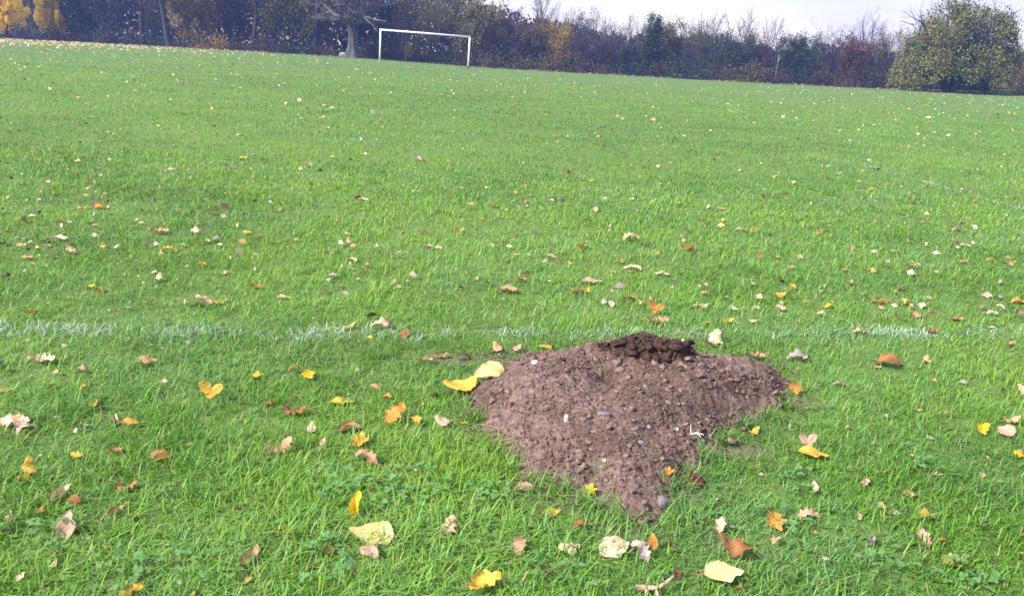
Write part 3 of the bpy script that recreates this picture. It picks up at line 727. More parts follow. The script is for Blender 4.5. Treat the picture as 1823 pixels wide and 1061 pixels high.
for zone, (N, d0, d1, sg) in enumerate(((130000, 1.0, 2.2, 3), (318000, 2.2, 9.0, 2), (270000, 9.0, 30.0, 1), (130000, 30.0, 76.0, 1))):
    r = np.random.default_rng(500 + zone)
    u_ = r.random(N)
    d = d0 + (d1 - d0) * u_ if zone == 0 else d0 * (d1 / d0) ** u_        # density ~ 1/d^2 beyond the near zone
    x = r.uniform(-1, 1, N) * (d * .72 + (2.1 if zone < 2 else 1.5)); y = d
    keep = r.random(N) > soil_mask(x, y) * 1.04 if zone < 2 else np.ones(N, bool)
    if zone < 2: keep &= ~((poly_sd(x, y) > .06))
    clump = fbm(x, y, .16, 2)
    keep &= r.random(N) < .25 + 1.25 * clump
    x, y, clump = x[keep], y[keep], clump[keep]; n = len(x); d = y
    tall = .55 + .9 * fbm(x + 9, y, .45, 3)
    L = (.024 + .034 * r.random(n) + .026 * (r.random(n) < .07)) * tall * (.7 + .6 * clump)
    W = (.0022 + .0026 * r.random(n) ** 1.5) * np.maximum(1, (d / 3.4) ** (.90 if zone < 2 else .84))
    if zone >= 2: L *= 1.05
    if zone == 3: L *= np.clip(1.2 - (d - 30) / 60, .4, 1)
    head = r.uniform(0, 6.28, n) + 2.5 * fbm(x, y, .22, 2)
    lean = np.clip(np.abs(r.normal(.42, .34, n)), 0, .96); bend = np.clip(r.normal(.55, .38, n), 0, 1.4)
    add_g(*build_blades(r, x, y, L, W, sg, head, lean, bend, grass_colour(r, x, y, n)))
# tufts pushing through the front and right rim of the mound
r = np.random.default_rng(611)
for (px, py, nb) in ((1062, 848, 60), (1050, 905, 70), (1120, 930, 50), (905, 842, 70), (960, 862, 50), (880, 800, 50), (1262, 818, 80), (1290, 790, 90), (1330, 762, 80), (1400, 728, 80), (1200, 868, 70), (1010, 880, 60), (850, 750, 40), (1240, 850, 60), (1370, 745, 60)):
    p = ground(px, py); x = r.normal(p.x, .020, nb); y = r.normal(p.y, .016, nb)
    add_g(*build_blades(r, x, y, r.uniform(.03, .085, nb) , r.uniform(.0022, .0042, nb), 3, r.uniform(0, 6.28, nb), np.abs(r.normal(.35, .25, nb)).clip(0, .9), np.clip(r.normal(.45, .3, nb), 0, 1.2), grass_colour(r, x, y, nb)))
# broad-leaved clover in the sward
def clover(cx, cy, n, rad, r):
    for _ in range(n // 2):
        a_, q = r.uniform(0, 6.28), rad * math.sqrt(r.random()); x, y = cx + q * math.cos(a_), cy + q * math.sin(a_)
        z = tz(x, y) + r.uniform(.020, .042); s = r.uniform(.006, .0105); h0 = r.uniform(0, 6.28)
        tl = r.normal(0, .25, 2); Vv, Tt = [], []
        for k in range(3):
            h = h0 + k * 2.094; e = np.array([math.cos(h), math.sin(h)]); f = np.array([-e[1], e[0]])
            pts = [(0, 0), (.5 * s, -.62 * s), (1.25 * s, -.55 * s), (1.3 * s, 0), (1.25 * s, .55 * s), (.5 * s, .62 * s)]
            b0 = len(Vv)
            for (u1, v1) in pts:
                xy = e * u1 + f * v1; Vv.append((x + xy[0], y + xy[1], z + xy @ tl + abs(v1) * .35))
            Tt += [(b0, b0 + 1, b0 + 2), (b0, b0 + 2, b0 + 3), (b0, b0 + 3, b0 + 4), (b0, b0 + 4, b0 + 5)]
        yield np.array(Vv), np.array(Tt)
r = np.random.default_rng(77)
CV, CT, co = [], [], 0
for (px, py, n, rd) in ((745, 885, 120, .16), (680, 880, 70, .10), (600, 870, 60, .10), (560, 1010, 50, .10), (360, 1020, 60, .12), (200, 1030, 50, .10), (1390, 935, 40, .08), (1570, 1000, 40, .10), (1660, 840, 40, .08), (1720, 1030, 50, .10), (1430, 870, 40, .08), (1000, 1030, 40, .1), (870, 890, 40, .07), (90, 960, 30, .08)):
    p = ground(px, py)
    for v, t in clover(p.x, p.y, n, rd, r):
        CV.append(v); CT.append(t + co); co += len(v)
CV = np.concatenate(CV); CT = np.concatenate(CT)
add_g(CV, np.zeros((0, 4), int), CT, np.tile([.18, .45, 0, 1.], (len(CV), 1)))
o = obj('grass', mesh_np('grass', np.concatenate(GV), np.concatenate(GQ), np.concatenate(GT), np.concatenate(GC)), mat_grass)
tag(o, 'short green grass and clover covering the playing field', 'grass', kind='stuff')

# ---- worn white pitch lines: paint on the blades
m = Mat('line_paint'); a = m.n('ShaderNodeVertexColor', layer_name='tint'); sp = m.n('ShaderNodeSeparateColor'); m.l(a.outputs[0], sp.inputs[0])
mat_paint = m.surf(m.ramp(sp.outputs[0], [(0, (.20, .33, .17)), (.45, (.42, .52, .45)), (1, (.74, .78, .80))]), .7, .2, transl=.15)
def painted(a, b, n, half, seed, prof, wmul, hmul=1.0):
    """prof: photo columns and how much paint is left there"""
    r = np.random.default_rng(seed); t = r.random(n); ux, uy = b.x - a.x, b.y - a.y; ll = math.hypot(ux, uy)
    s = np.clip(r.normal(0, .5, n), -1, 1) * half
    x = a.x + ux * t - uy / ll * s; y = a.y + uy * t + ux / ll * s
    col_ = CX + F_PX * (x * rt.x) / (y * fw.y + CAM_H * math.sin(PITCH)) 
    wear = (.12 + .85 * np.interp(col_, prof[0], prof[1])) * np.clip((fbm(x, y, .10, 3) - .22) * 2.4, 0, 1.2)
    keep = (r.random(n) < wear) & (soil_mask(x, y) < .3)
    x, y, wear = x[keep], y[keep], wear[keep]; n = len(x)
    L = r.uniform(.018, .055, n) * hmul; W = r.uniform(.0020, .0040, n) * wmul
    tint = np.clip(wear * .45 + r.normal(.13, .26, n), 0, 1)
    return build_blades(r, x, y, L, W, 3, r.uniform(0, 6.28, n), np.abs(r.normal(.6, .3, n)).clip(0, .97), np.clip(r.normal(.5, .3, n), 0, 1.05), np.stack([tint, tint, tint, 1 + 0 * tint], 1))
PA = ([-400, 0, 60, 130, 180, 230, 290, 340, 400, 440, 500, 550, 590, 640, 700, 750, 790, 850, 1000, 1040, 1080, 1250, 1300, 1390, 1430, 1470, 1500, 1550, 1590, 1640, 1670, 1740, 1823, 2300],
      [.35, .6, .75, .65, .35, .55, .75, .75, .5, .3, .4, .6, .5, .25, .4, .5, .25, .3, .35, .45, .35, .3, .35, .45, .25, .3, .45, .6, .9, .8, .3, .35, .4, .3])
PB = ([1400, 1540, 1580, 1640, 1680, 1740, 1823, 2000], [0, .15, .4, .45, .3, .45, .4, .4])
ext = LINE_A[1] + (LINE_A[1] - LINE_A[0]) * .3; ex0 = LINE_A[0] - (LINE_A[1] - LINE_A[0]) * .3
o = obj('painted_line', mesh_np('painted_line', *painted(ex0, ext, 15000, .10, 91, PA, 1.0)), mat_paint)
tag(o, 'worn white pitch line painted on the grass just behind the soil mound', 'pitch line', kind='stuff')
b0, b1 = ground(1530, 292), ground(1870, 388)
o = obj('painted_line', mesh_np('painted_line', *painted(b0, b1, 3200, .07, 92, PB, 1.8, .8)), mat_paint)
tag(o, 'faded white pitch line slanting away at the right', 'pitch line', kind='stuff')
# ------------------------------------------------------------------ fallen leaves
def leaf_shape(kind, seed, curl, roll, wav=.05, two=False):
    """leaf of unit length along X, slightly thick look from curl; tint R = distance from midrib, G = along"""
    r = np.random.default_rng(seed)
    if kind == 'maple':
        k = 40; th = np.arange(k) * 2 * np.pi / k
        rad = np.full(k, .16 if two else .27)
        for la, ll_, lw in ((.85, .50, .72), (-.80, .44, .70)) if two else ((0, .52, .62), (1.05, .48, .58), (-1.05, .44, .60), (2.05, .36, .5), (-2.05, .38, .5)):
            dd = np.abs((th - la + np.pi) % (2 * np.pi) - np.pi) / lw
            rad = np.maximum(rad, ll_ * np.clip(1.08 - dd ** 1.25 * .62, .1, 1))
        rad *= 1 + r.normal(0, .035, k)
        pts = [np.zeros((1, 2))] + [np.stack([np.cos(th), np.sin(th)], 1) * rad[:, None] * f for f in (.4, .75, 1.0)]
        P = np.concatenate(pts); f = np.concatenate([[0], np.full(k, .4), np.full(k, .75), np.full(k, 1.)])
        i = np.arange(k); j = (i + 1) % k
        T = np.stack([0 * i, 1 + i, 1 + j], 1)
        Q = np.concatenate([np.stack([1 + a * k + i, 1 + (a + 1) * k + i, 1 + (a + 1) * k + j, 1 + a * k + j], 1) for a in (0, 1)])
        a5 = np.abs(np.sin(2.5 * np.concatenate([[0], th, th, th]))); x, y, rib = P[:, 0], P[:, 1], a5
    else:
        nu, nv = (15, 7) if kind != 'oak' else (23, 7)
        t = np.linspace(0, 1, nu)
        if kind == 'oak': hw = .27 * np.sin(np.pi * t ** .9) ** .8 * (1 + .30 * np.sin(2 * np.pi * 4.5 * t + 1)) + .004
        else: hw = .37 * np.sin(np.pi * t ** .78) ** .85 * (1 - .25 * t) * (1 + .03 * np.sin(60 * t)) + .004
        hw *= 1 + r.normal(0, .05, nu)
        v = np.linspace(-1, 1, nv); U, Vv = np.meshgrid(t, v, indexing='ij')
        x = (U - .5).ravel(); y = (Vv * hw[:, None]).ravel(); rib = np.abs(Vv).ravel()
        ii = np.arange(nu * nv).reshape(nu, nv); T = None
        Q = np.stack([ii[:-1, :-1].ravel(), ii[1:, :-1].ravel(), ii[1:, 1:].ravel(), ii[:-1, 1:].ravel()], 1)
    z = np.zeros_like(x)
    ph = r.uniform(0, 6.28, 3)
    z += wav * (np.sin(7 * x + ph[0]) * np.cos(6 * y + ph[1]) + .6 * np.sin(13 * x + 9 * y + ph[2]) * rib)
    # bend along X (curl) and roll across Y
    if abs(roll) > 1e-3:
        ry = 1 / roll; a = y * roll; y2 = np.sin(a) * ry - z * np.sin(a); z = (1 - np.cos(a)) * ry + z * np.cos(a); y = y2
    if abs(curl) > 1e-3:
        rx = 1 / curl; a = x * curl; x2 = np.sin(a) * rx - z * np.sin(a); z = (1 - np.cos(a)) * rx + z * np.cos(a); x = x2
    z = z - np.percentile(z, 12)
    V = np.stack([x, y, z], 1)
    C = np.stack([rib, x + .5, r.random(len(x)), np.ones(len(x))], 1)
    # stalk from the base
    b = V[np.argmin(V[:, 0])] if kind != 'maple' else np.array([-.14, 0, V[0, 2]])
    pts = [b, b + np.array([-.10, .01, .01]), b + np.array([-.20, .04, -.01]), b + np.array([-.30, .09, .0])]
    S = [(*pts[i], *pts[i + 1], .012 - .002 * i, .010 - .002 * i) for i in range(3)]
    Vs, Qs = segs_mesh('s', S, 5, 5, 0)
    return mesh_np('leaf_' + kind, V, Q, T, C, True), mesh_np('stalk', Vs, Qs, None, None, True)
SHAPES = {'lime': [leaf_shape('lime', 700 + i, c, ro) for i, (c, ro) in enumerate(((.3, .5), (-.7, 1.5), (.9, -1.2), (.3, 2.6)))],
          'oak': [leaf_shape('oak', 720 + i, c, ro, .09) for i, (c, ro) in enumerate(((1.0, 1.6), (-1.2, 2.0), (1.6, -1.8), (.7, 3.2), (-.5, 2.6)))],
          'maple': [leaf_shape('maple', 740 + i, c, ro, .07) for i, (c, ro) in enumerate(((1.3, 2.2), (-1.8, 1.6), (2.4, 1.2), (-1.0, -2.6), (.8, 3.0)))],
          'heart': [leaf_shape('maple', 750, .9, .8, .06, True)],
          'curl': [leaf_shape('lime', 760 + i, c, ro, .05) for i, (c, ro) in enumerate(((.6, 5.2), (-.5, 6.2), (1.1, 4.4)))]}
def leaf_mat(name, c_lo, c_hi, rib, spot=None):
    m = Mat(name); a = m.n('ShaderNodeVertexColor', layer_name='tint'); sp = m.n('ShaderNodeSeparateColor'); m.l(a.outputs[0], sp.inputs[0])
    t = m.n('ShaderNodeTexCoord'); oi = m.n('ShaderNodeObjectInfo')
    ad = m.n('ShaderNodeVectorMath', operation='ADD'); m.l(t.outputs['Object'], ad.inputs[0]); m.l(oi.outputs['Location'], ad.inputs[1])
    n1 = m.n('ShaderNodeTexNoise', Scale=3.5, Detail=6.0, Roughness=.65); n2 = m.n('ShaderNodeTexNoise', Scale=14.0, Detail=3.0)
    m.l(ad.outputs[0], n1.inputs['Vector']); m.l(ad.outputs[0], n2.inputs['Vector'])
    c = m.ramp(n1.outputs['Fac'], [(.32, c_lo), (.62, c_hi)])
    wv = m.n('ShaderNodeTexWave', Scale=3.2, Distortion=1.0); wv.bands_direction = 'DIAGONAL'; m.l(t.outputs['Object'], wv.inputs['Vector'])
    c = m.mix(m.ramp(sp.outputs[0], [(.02, (.75, .75, .75)), (.10, (0, 0, 0))]), c, rib)
    c = m.mix(m.ramp(n2.outputs['Fac'], [(.58, (0, 0, 0)), (.70, (.8, .8, .8))]), c, spot or (.10, .055, .03))
    edge = m.n('ShaderNodeMath', operation='MULTIPLY'); m.l(sp.outputs[0], edge.inputs[0]); m.l(n1.outputs['Fac'], edge.inputs[1])
    c = m.mix(m.ramp(edge.outputs[0], [(.42, (0, 0, 0)), (.58, (.7, .7, .7))]), c, spot or (.10, .055, .03))
    mr = m.n('ShaderNodeMapRange'); mr.inputs['To Min'].default_value = .75; mr.inputs['To Max'].default_value = 1.1; m.l(oi.outputs['Random'], mr.inputs[0])
    hs = m.n('ShaderNodeHueSaturation'); m.l(c, hs.inputs['Color']); m.l(mr.outputs[0], hs.inputs['Value'])
    return m.surf(hs.outputs[0], .6, .3, m.bump(wv.outputs['Fac'], .10, .01), transl=.18)
LM = {'cream': leaf_mat('cream_leaf', (.50, .38, .22), (.74, .60, .40), (.55, .40, .22), (.30, .20, .11)),
      'pale yellow': leaf_mat('pale_yellow_leaf', (.68, .50, .14), (.84, .70, .32), (.62, .42, .12), (.45, .28, .08)),
      'yellow': leaf_mat('yellow_leaf', (.72, .46, .010), (.86, .62, .035), (.60, .40, .04), (.50, .26, .02)),
      'golden': leaf_mat('golden_leaf', (.48, .28, .03), (.72, .47, .07), (.45, .24, .03), (.26, .12, .02)),
      'orange': leaf_mat('orange_leaf', (.44, .18, .03), (.66, .34, .07), (.42, .18, .03), (.22, .08, .02)),
      'rust': leaf_mat('rust_leaf', (.22, .085, .025), (.42, .19, .065), (.30, .14, .06), (.10, .045, .025)),
      'tan': leaf_mat('tan_leaf', (.38, .21, .105), (.60, .38, .215), (.44, .26, .13), (.20, .11, .06)),
      'pinkish': leaf_mat('pinkish_leaf', (.46, .27, .18), (.70, .47, .34), (.50, .30, .19), (.28, .16, .10)),
      'greyish': leaf_mat('greyish_leaf', (.26, .20, .18), (.45, .37, .34), (.34, .26, .22), (.15, .11, .10)),
      'dark red': leaf_mat('dark_red_leaf', (.075, .014, .014), (.20, .05, .04), (.12, .04, .03), (.04, .015, .015)),
      'dark brown': leaf_mat('dark_brown_leaf', (.035, .02, .018), (.12, .07, .055), (.09, .05, .04), (.02, .012, .012))}
mat_stalk = leaf_mat('leaf_stalk', (.30, .17, .08), (.50, .34, .18), (.4, .25, .12))
WORD = {'heart': 'two-lobed', 'lime': 'oval', 'oak': 'ragged', 'maple': 'lobed', 'curl': 'curled'}
LEAVES = [  # photo x, y, length in photo pixels, shape, colour, heading in degrees, lift, label (or None)
 (661,949,80,'lime','pale yellow',172,16,'largest pale yellow oval leaf lying flat in the nearest grass left of the mound'),
 (634,905,46,'curl','yellow',80,55,'narrow bright yellow leaf standing on edge above the largest pale leaf'),
 (656,984,38,'lime','pinkish',160,25,'small pinkish oval leaf just below the largest pale yellow leaf'),
 (870,673,56,'lime','pale yellow',200,28,'pale yellow leaf with dark spots propped against the left rim of the mound'),
 (818,690,62,'lime','golden',200,8,'golden yellow leaf at the left rim of the mound beside the spotted leaf'),
 (375,707,54,'heart','golden',85,50,'golden two-lobed leaf standing up alone in the grass at left'),
 (549,668,32,'maple','yellow',70,20,'small vivid yellow crumpled leaf left of the mound before the pitch line'),
 (638,786,46,'maple','golden',10,12,'golden crumpled leaf in front of the mound at its left'),
 (1288,1027,70,'lime','pale yellow',10,14,'long yellow leaf with pale underside at the bottom edge below the mound'),
 (1095,974,62,'lime','cream',30,20,'cream folded leaf pointing right, below the tip of the mound'),
 (1010,971,46,'oak','cream',200,10,'cream crumpled leaf left of the folded cream leaf'),
 (924,971,44,'oak','tan',85,35,'tan leaf standing up below the left corner of the mound'),
 (798,938,44,'oak','pinkish',60,35,'pinkish crumpled leaf midway between largest pale leaf and the mound'),
 (862,1041,66,'oak','golden',30,20,'golden brown torn leaf at the bottom edge left of centre'),
 (1140,982,48,'oak','greyish',120,20,'grey-brown crumpled leaf right of the folded cream leaf'),
 (1160,968,30,'lime','orange',85,60,'thin orange leaf standing upright beside the grey-brown crumpled leaf'),
 (1378,930,46,'maple','orange',60,40,'orange crumpled leaf standing in grass right of the mound tip'),
 (1306,982,64,'oak','rust',150,12,'large rusty leaf above the long yellow leaf at the bottom edge'),
 (1281,938,36,'oak','cream',70,30,'small cream crumpled leaf left of the orange crumpled leaf'),
 (1438,794,44,'heart','pinkish',95,50,'pinkish two-lobed leaf standing right of the mound'),
 (1448,808,50,'lime','golden',-10,5,'golden brown leaf lying under the pinkish two-lobed leaf'),
 (1415,694,36,'maple','orange',30,28,'orange leaf touching the right end of the mound'),
 (1165,556,40,'heart','orange',75,50,'orange lobed leaf standing up behind the damp top of the mound'),
 (1170,571,42,'oak','tan',10,8,'tan leaf lying at the foot of the orange leaf behind the mound'),
 (1747,764,34,'maple','yellow',30,32,'vivid yellow leaf near the right edge before the pitch line'),
 (1788,769,38,'lime','pinkish',200,20,'pinkish oval leaf right of the vivid yellow leaf at right edge'),
 (1815,806,30,'maple','yellow',0,15,None), (1818,692,28,'lime','cream',90,30,None),
 (1645,957,46,'oak','pinkish',85,30,None), (1650,914,40,'maple','golden',20,8,None), (1694,1001,44,'maple','golden',15,10,None),
 (1236,854,34,'lime','dark red',130,30,'dark red leaf at the lower right rim of the mound'),
 (1188,843,26,'maple','orange',0,10,'small orange leaf on the lower right rim of the mound'),
 (932,866,32,'lime','pinkish',180,15,'pinkish leaf lying on bare soil at the lower left rim of the mound'),
 (985,907,32,'lime','golden',10,10,None), (1050,880,28,'maple','yellow',80,30,'small yellow leaf among grass tufts on the front slope of the mound'),
 (1036,935,38,'oak','rust',20,15,None), (1342,766,30,'maple','golden',40,20,None),
 (119,938,54,'lime','pinkish',95,50,'pinkish leaf standing point-down at the lower left'),
 (110,879,46,'curl','cream',70,25,None), (65,909,28,'maple','orange',0,12,None), (131,891,36,'oak','rust',150,12,None),
 (48,842,58,'oak','golden',100,25,None), (206,744,32,'curl','pinkish',120,25,None), (231,753,30,'lime','orange',0,25,None),
 (26,752,54,'oak','pinkish',0,20,'large pinkish crumpled leaf at the left edge before the pitch line'), (46,762,40,'oak','pinkish',60,10,None),
 (500,795,50,'oak','tan',40,25,None), (285,811,48,'lime','rust',20,10,None), (652,817,50,'oak','tan',150,18,None),
 (703,741,50,'oak','orange',60,28,'orange-brown crumpled leaf standing left of the mound'), (738,748,40,'oak','golden',120,20,None),
 (787,749,30,'lime','pinkish',150,22,'pinkish curled leaf hard against the left side of the mound'), (822,750,22,'maple','orange',0,12,None), (750,719,20,'maple','golden',80,30,None),
 (624,760,44,'curl','tan',15,10,None), (608,712,44,'lime','golden',15,5,None), (526,732,44,'oak','rust',10,8,None),
 (665,687,28,'curl','tan',150,10,None), (692,704,24,'maple','orange',0,8,None), (452,668,32,'maple','golden',10,8,None), (525,657,26,'oak','rust',30,10,None),
 (260,643,38,'lime','tan',15,15,None), (75,641,48,'oak','cream',5,8,None), (146,656,30,'oak','tan',0,8,None), (10,691,26,'lime','tan',30,10,None),
 (352,540,50,'oak','pinkish',10,10,None), (391,535,30,'maple','golden',0,8,None), (505,527,24,'lime','cream',0,8,None), (455,510,26,'maple','orange',150,12,None),
 (160,510,22,'maple','yellow',0,10,None), (901,516,42,'curl','tan',165,5,'long tan boat-shaped leaf beyond the pitch line left of centre'),
 (620,580,30,'oak','tan',20,12,None), (665,562,24,'curl','dark brown',20,15,None), (681,580,44,'oak','pinkish',10,12,None), (721,592,28,'lime','rust',80,30,None),
 (826,635,30,'oak','dark brown',0,5,None), (785,631,28,'oak','rust',0,5,None), (757,640,28,'oak','tan',0,8,None),
 (885,620,28,'lime','tan',120,25,None), (921,620,22,'lime','pinkish',60,20,None), (970,616,24,'lime','golden',160,15,None),
 (1270,606,46,'oak','cream',60,22,'cream torn leaf right behind the damp top of the mound'), (1347,635,38,'oak','tan',170,8,None), (1422,636,46,'oak','greyish',10,10,None),
 (1496,684,26,'curl','greyish',160,10,None), (1580,647,52,'oak','rust',165,12,None), (1650,642,24,'oak','tan',70,20,None), (1560,650,20,'oak','tan',0,6,None),
 (1054,501,36,'lime','pinkish',10,14,None), (1126,477,32,'lime','cream',175,6,None), (1123,425,32,'maple','pinkish',20,20,None), (1150,435,20,'oak','dark brown',20,14,None),
 (1036,440,28,'maple','golden',50,25,None), (1225,443,30,'maple','orange',10,8,None), (1122,531,30,'curl','tan',25,8,None), (1029,518,32,'oak','rust',10,8,None),
 (1388,525,30,'lime','golden',20,8,None), (1515,503,20,'oak','tan',60,15,None), (1464,559,20,'oak','pinkish',0,14,None), (1565,536,30,'oak','rust',0,8,None),
 (1617,532,16,'lime','yellow',0,10,None), (1630,560,28,'oak','tan',160,12,None), (1703,566,28,'oak','tan',10,8,None), (1813,536,28,'oak','orange',10,10,None), (1256,520,18,'lime','tan',0,6,None),
 (1550,337,16,'maple','golden',60,35,None), (1377,317,12,'maple','golden',60,30,None), (1733,359,16,'maple','orange',30,20,None), (1705,408,24,'curl','cream',20,8,None),
 (1718,437,22,'curl','cream',0,6,None), (1764,463,18,'maple','orange',0,15,None), (1800,466,16,'maple','golden',0,15,None), (1621,474,24,'maple','golden',10,8,None), (1318,408,16,'oak','tan',0,12,None), (1341,411,14,'maple','orange',0,12,None),
 (175,368,24,'maple','orange',20,20,None), (148,368,22,'maple','golden',0,10,None), (283,413,38,'oak','tan',0,8,None), (348,413,32,'oak','cream',0,6,None), (367,428,18,'curl','cream',150,8,None),
 (300,445,30,'oak','golden',20,12,None), (107,425,30,'curl','cream',0,6,None), (376,379,16,'maple','rust',0,10,None), (9,493,28,'oak','dark brown',0,10,None),
 (433,281,14,'maple','yellow',0,20,None), (752,413,20,'oak','rust',0,12,None), (836,363,18,'lime','pinkish',30,18,None), (645,354,24,'curl','cream',0,5,None), (747,285,22,'oak','pinkish',0,6,None),
 (995,356,24,'oak','dark brown',0,8,None), (1016,307,16,'maple','rust',0,12,None), (1052,323,16,'maple','yellow',0,15,None), (1148,297,14,'maple','rust',50,20,None), (1046,393,18,'oak','dark brown',0,10,None), (1060,373,14,'lime','pinkish',90,35,None),
 (1440,917,42,'oak','pinkish',10,12,None), (1530,914,18,'lime','tan',80,30,None), (1617,876,30,'oak','tan',170,15,None), (1540,856,24,'oak','pinkish',60,25,None), (1450,866,22,'lime','cream',85,40,None),
 (1552,962,32,'curl','greyish',50,12,None), (1450,947,12,'maple','orange',60,20,None), (1205,1022,22,'lime','dark red',90,40,None), (1380,962,30,'oak','tan',60,20,None),
 (232,1049,48,'oak','golden',40,25,None), (446,990,52,'curl','tan',80,20,None), (430,1001,22,'maple','orange',0,15,None), (505,942,38,'oak','rust',0,15,None), (586,976,26,'oak','rust',80,25,None),
 (206,906,38,'curl','tan',50,12,None), (236,916,22,'oak','rust',20,10,None), (226,863,40,'oak','rust',15,10,None), (195,821,20,'curl','cream',100,30,None), (136,811,28,'maple','golden',150,10,None),
 (430,901,26,'oak','dark brown',20,15,None), (15,941,28,'oak','dark brown',0,10,None), (15,915,22,'lime','pinkish',90,30,None), (36,1025,20,'lime','cream',80,20,None), (660,600,16,'maple','yellow',0,14,None),
 (1345,408,10,'maple','golden',0,10,None), (1690,735,22,'oak','tan',0,8,None), (1800,748,36,'oak','tan',10,8,None), (1660,590,30,'oak','rust',20,15,None), (1530,590,30,'oak','tan',15,10,None),
 (1258,572,18,'maple','golden',0,10,None), (1340,570,16,'lime','pinkish',0,12,None), (1295,570,24,'maple','golden',10,8,None), (1800,612,24,'oak','tan',30,8,None),
 (555,762,26,'lime','cream',100,35,None), (575,785,20,'lime','pinkish',80,25,None), (150,690,22,'maple','golden',70,20,None), (165,720,22,'maple','golden',60,18,None), (205,800,26,'oak','rust',10,10,None), (480,715,24,'oak','rust',0,6,None),
 (95,1000,18,'lime','cream',80,20,None), (1680,960,20,'oak','rust',0,8,None), (1750,840,18,'lime','tan',60,15,None), (1510,760,16,'lime','tan',80,20,None), (1320,1040,24,'oak','rust',0,8,None),
]
r = np.random.default_rng(88)
kinds = ['oak', 'oak', 'lime', 'maple', 'curl']; cols = ['tan', 'tan', 'pinkish', 'cream', 'cream', 'rust', 'golden', 'pinkish', 'orange', 'greyish']
taken = [(a, b) for a, b, *_ in LEAVES]
while len(LEAVES) < 300:
    py = 170 + 390 * r.random() ** .85; px = r.uniform(5, 1818)
    if py < 150 + .055 * px or min((px - a) ** 2 + (3 * (py - b)) ** 2 for a, b in taken) < 14 ** 2: continue
    if px > 500 and r.random() < .25: continue
    if 1000 < px < 1300 and py > 545: continue
    p = ground(px, py); sl = (p - Vector((0, 0, CAM_H))).dot(fw)
    ln = r.uniform(.035, .078) * F_PX / sl
    if fbm(p.x, p.y, .9, 2) < .42 + .12 * r.random(): continue
    LEAVES.append((px, py, ln, kinds[r.integers(5)], cols[r.integers(10)], r.uniform(0, 360), r.uniform(4, 25), None)); taken.append((px, py))
def place_words(px, py):
    if py >= 880: row = 'near the bottom edge'
    elif py >= 780: row = 'low in the foreground grass'
    elif py >= 690: row = 'in the foreground grass'
    elif py >= 610: row = 'just before the pitch line'
    elif py >= 568: row = 'along the pitch line'
    elif py >= 480: row = 'just beyond the pitch line'
    elif py >= 380: row = 'on the middle grass'
    elif py >= 280: row = 'well out on the field'
    else: row = 'far out on the field'
    c = 'far left' if px < 300 else 'left' if px < 620 else 'left of centre' if px < 880 else 'centre' if px < 1220 else 'right of centre' if px < 1430 else 'right' if px < 1640 else 'far right'
    return row, c
made = []
for k, (px, py, ln, shp, cl, hd, tilt, lab) in enumerate(LEAVES):
    p = ground(px, py, .018); sl = (p - Vector((0, 0, CAM_H))).dot(fw); Lm = ln * sl / F_PX * 1.06
    inside = float(poly_sd(np.array([p.x]), np.array([p.y]))[0]) > -.03
    if inside:
        p = on_mound(px, py); base = p.copy(); base.z += .004
    else: base = p + Vector((0, 0, .004 + .012 * r.random()))
    if lab is None and shp == 'maple' and k % 2: shp = 'oak'
    lm, smh = SHAPES[shp][k % len(SHAPES[shp]) if shp != 'lime' else (0 if k == 0 else 1 + k % 3)]
    o = obj('fallen_leaf', lm); set_mat(o, LM[cl])
    t_ = R(tilt); o.rotation_mode = 'XYZ'
    # heading about Z, then tipped up towards the camera about the photo's horizontal
    t_ *= 1 if lab else .75
    Rm = Matrix.Rotation(t_ * (1 if (lab or r.random() < .85) else -.5), 3, 'X') @ Matrix.Rotation(R(hd), 3, 'Z')
    o.rotation_euler = Rm.to_euler(); o.scale = (Lm, Lm * (1.0 if lab else r.uniform(.72, 1.0)), Lm)
    base.z += abs(math.sin(t_)) * Lm * .28 + (.016 if (ln > 52 and tilt < 15) else 0)
    o.location = base
    st = obj('stalk', smh, None, o); set_mat(st, mat_stalk)
    made.append((o, px, py, Lm, shp, cl, lab))
buckets = {}
for q in made:
    o, px, py, Lm, shp, cl, lab = q
    if lab: tag(o, lab, 'leaf', 'fallen leaves on the grass'); continue
    row, c = place_words(px, py); sz = 'small' if Lm < .058 else 'large' if Lm > .09 else 'middling'
    buckets.setdefault(f'{sz} {cl} {WORD[shp]} leaf {row}, {c}', []).append(q)
for text, L_ in buckets.items():
    L_.sort(key=lambda q: q[1])
    for i, q in enumerate(L_):
        tag(q[0], text if len(L_) == 1 else f'{text}, {ORD[i]} from the left', 'leaf', 'fallen leaves on the grass')

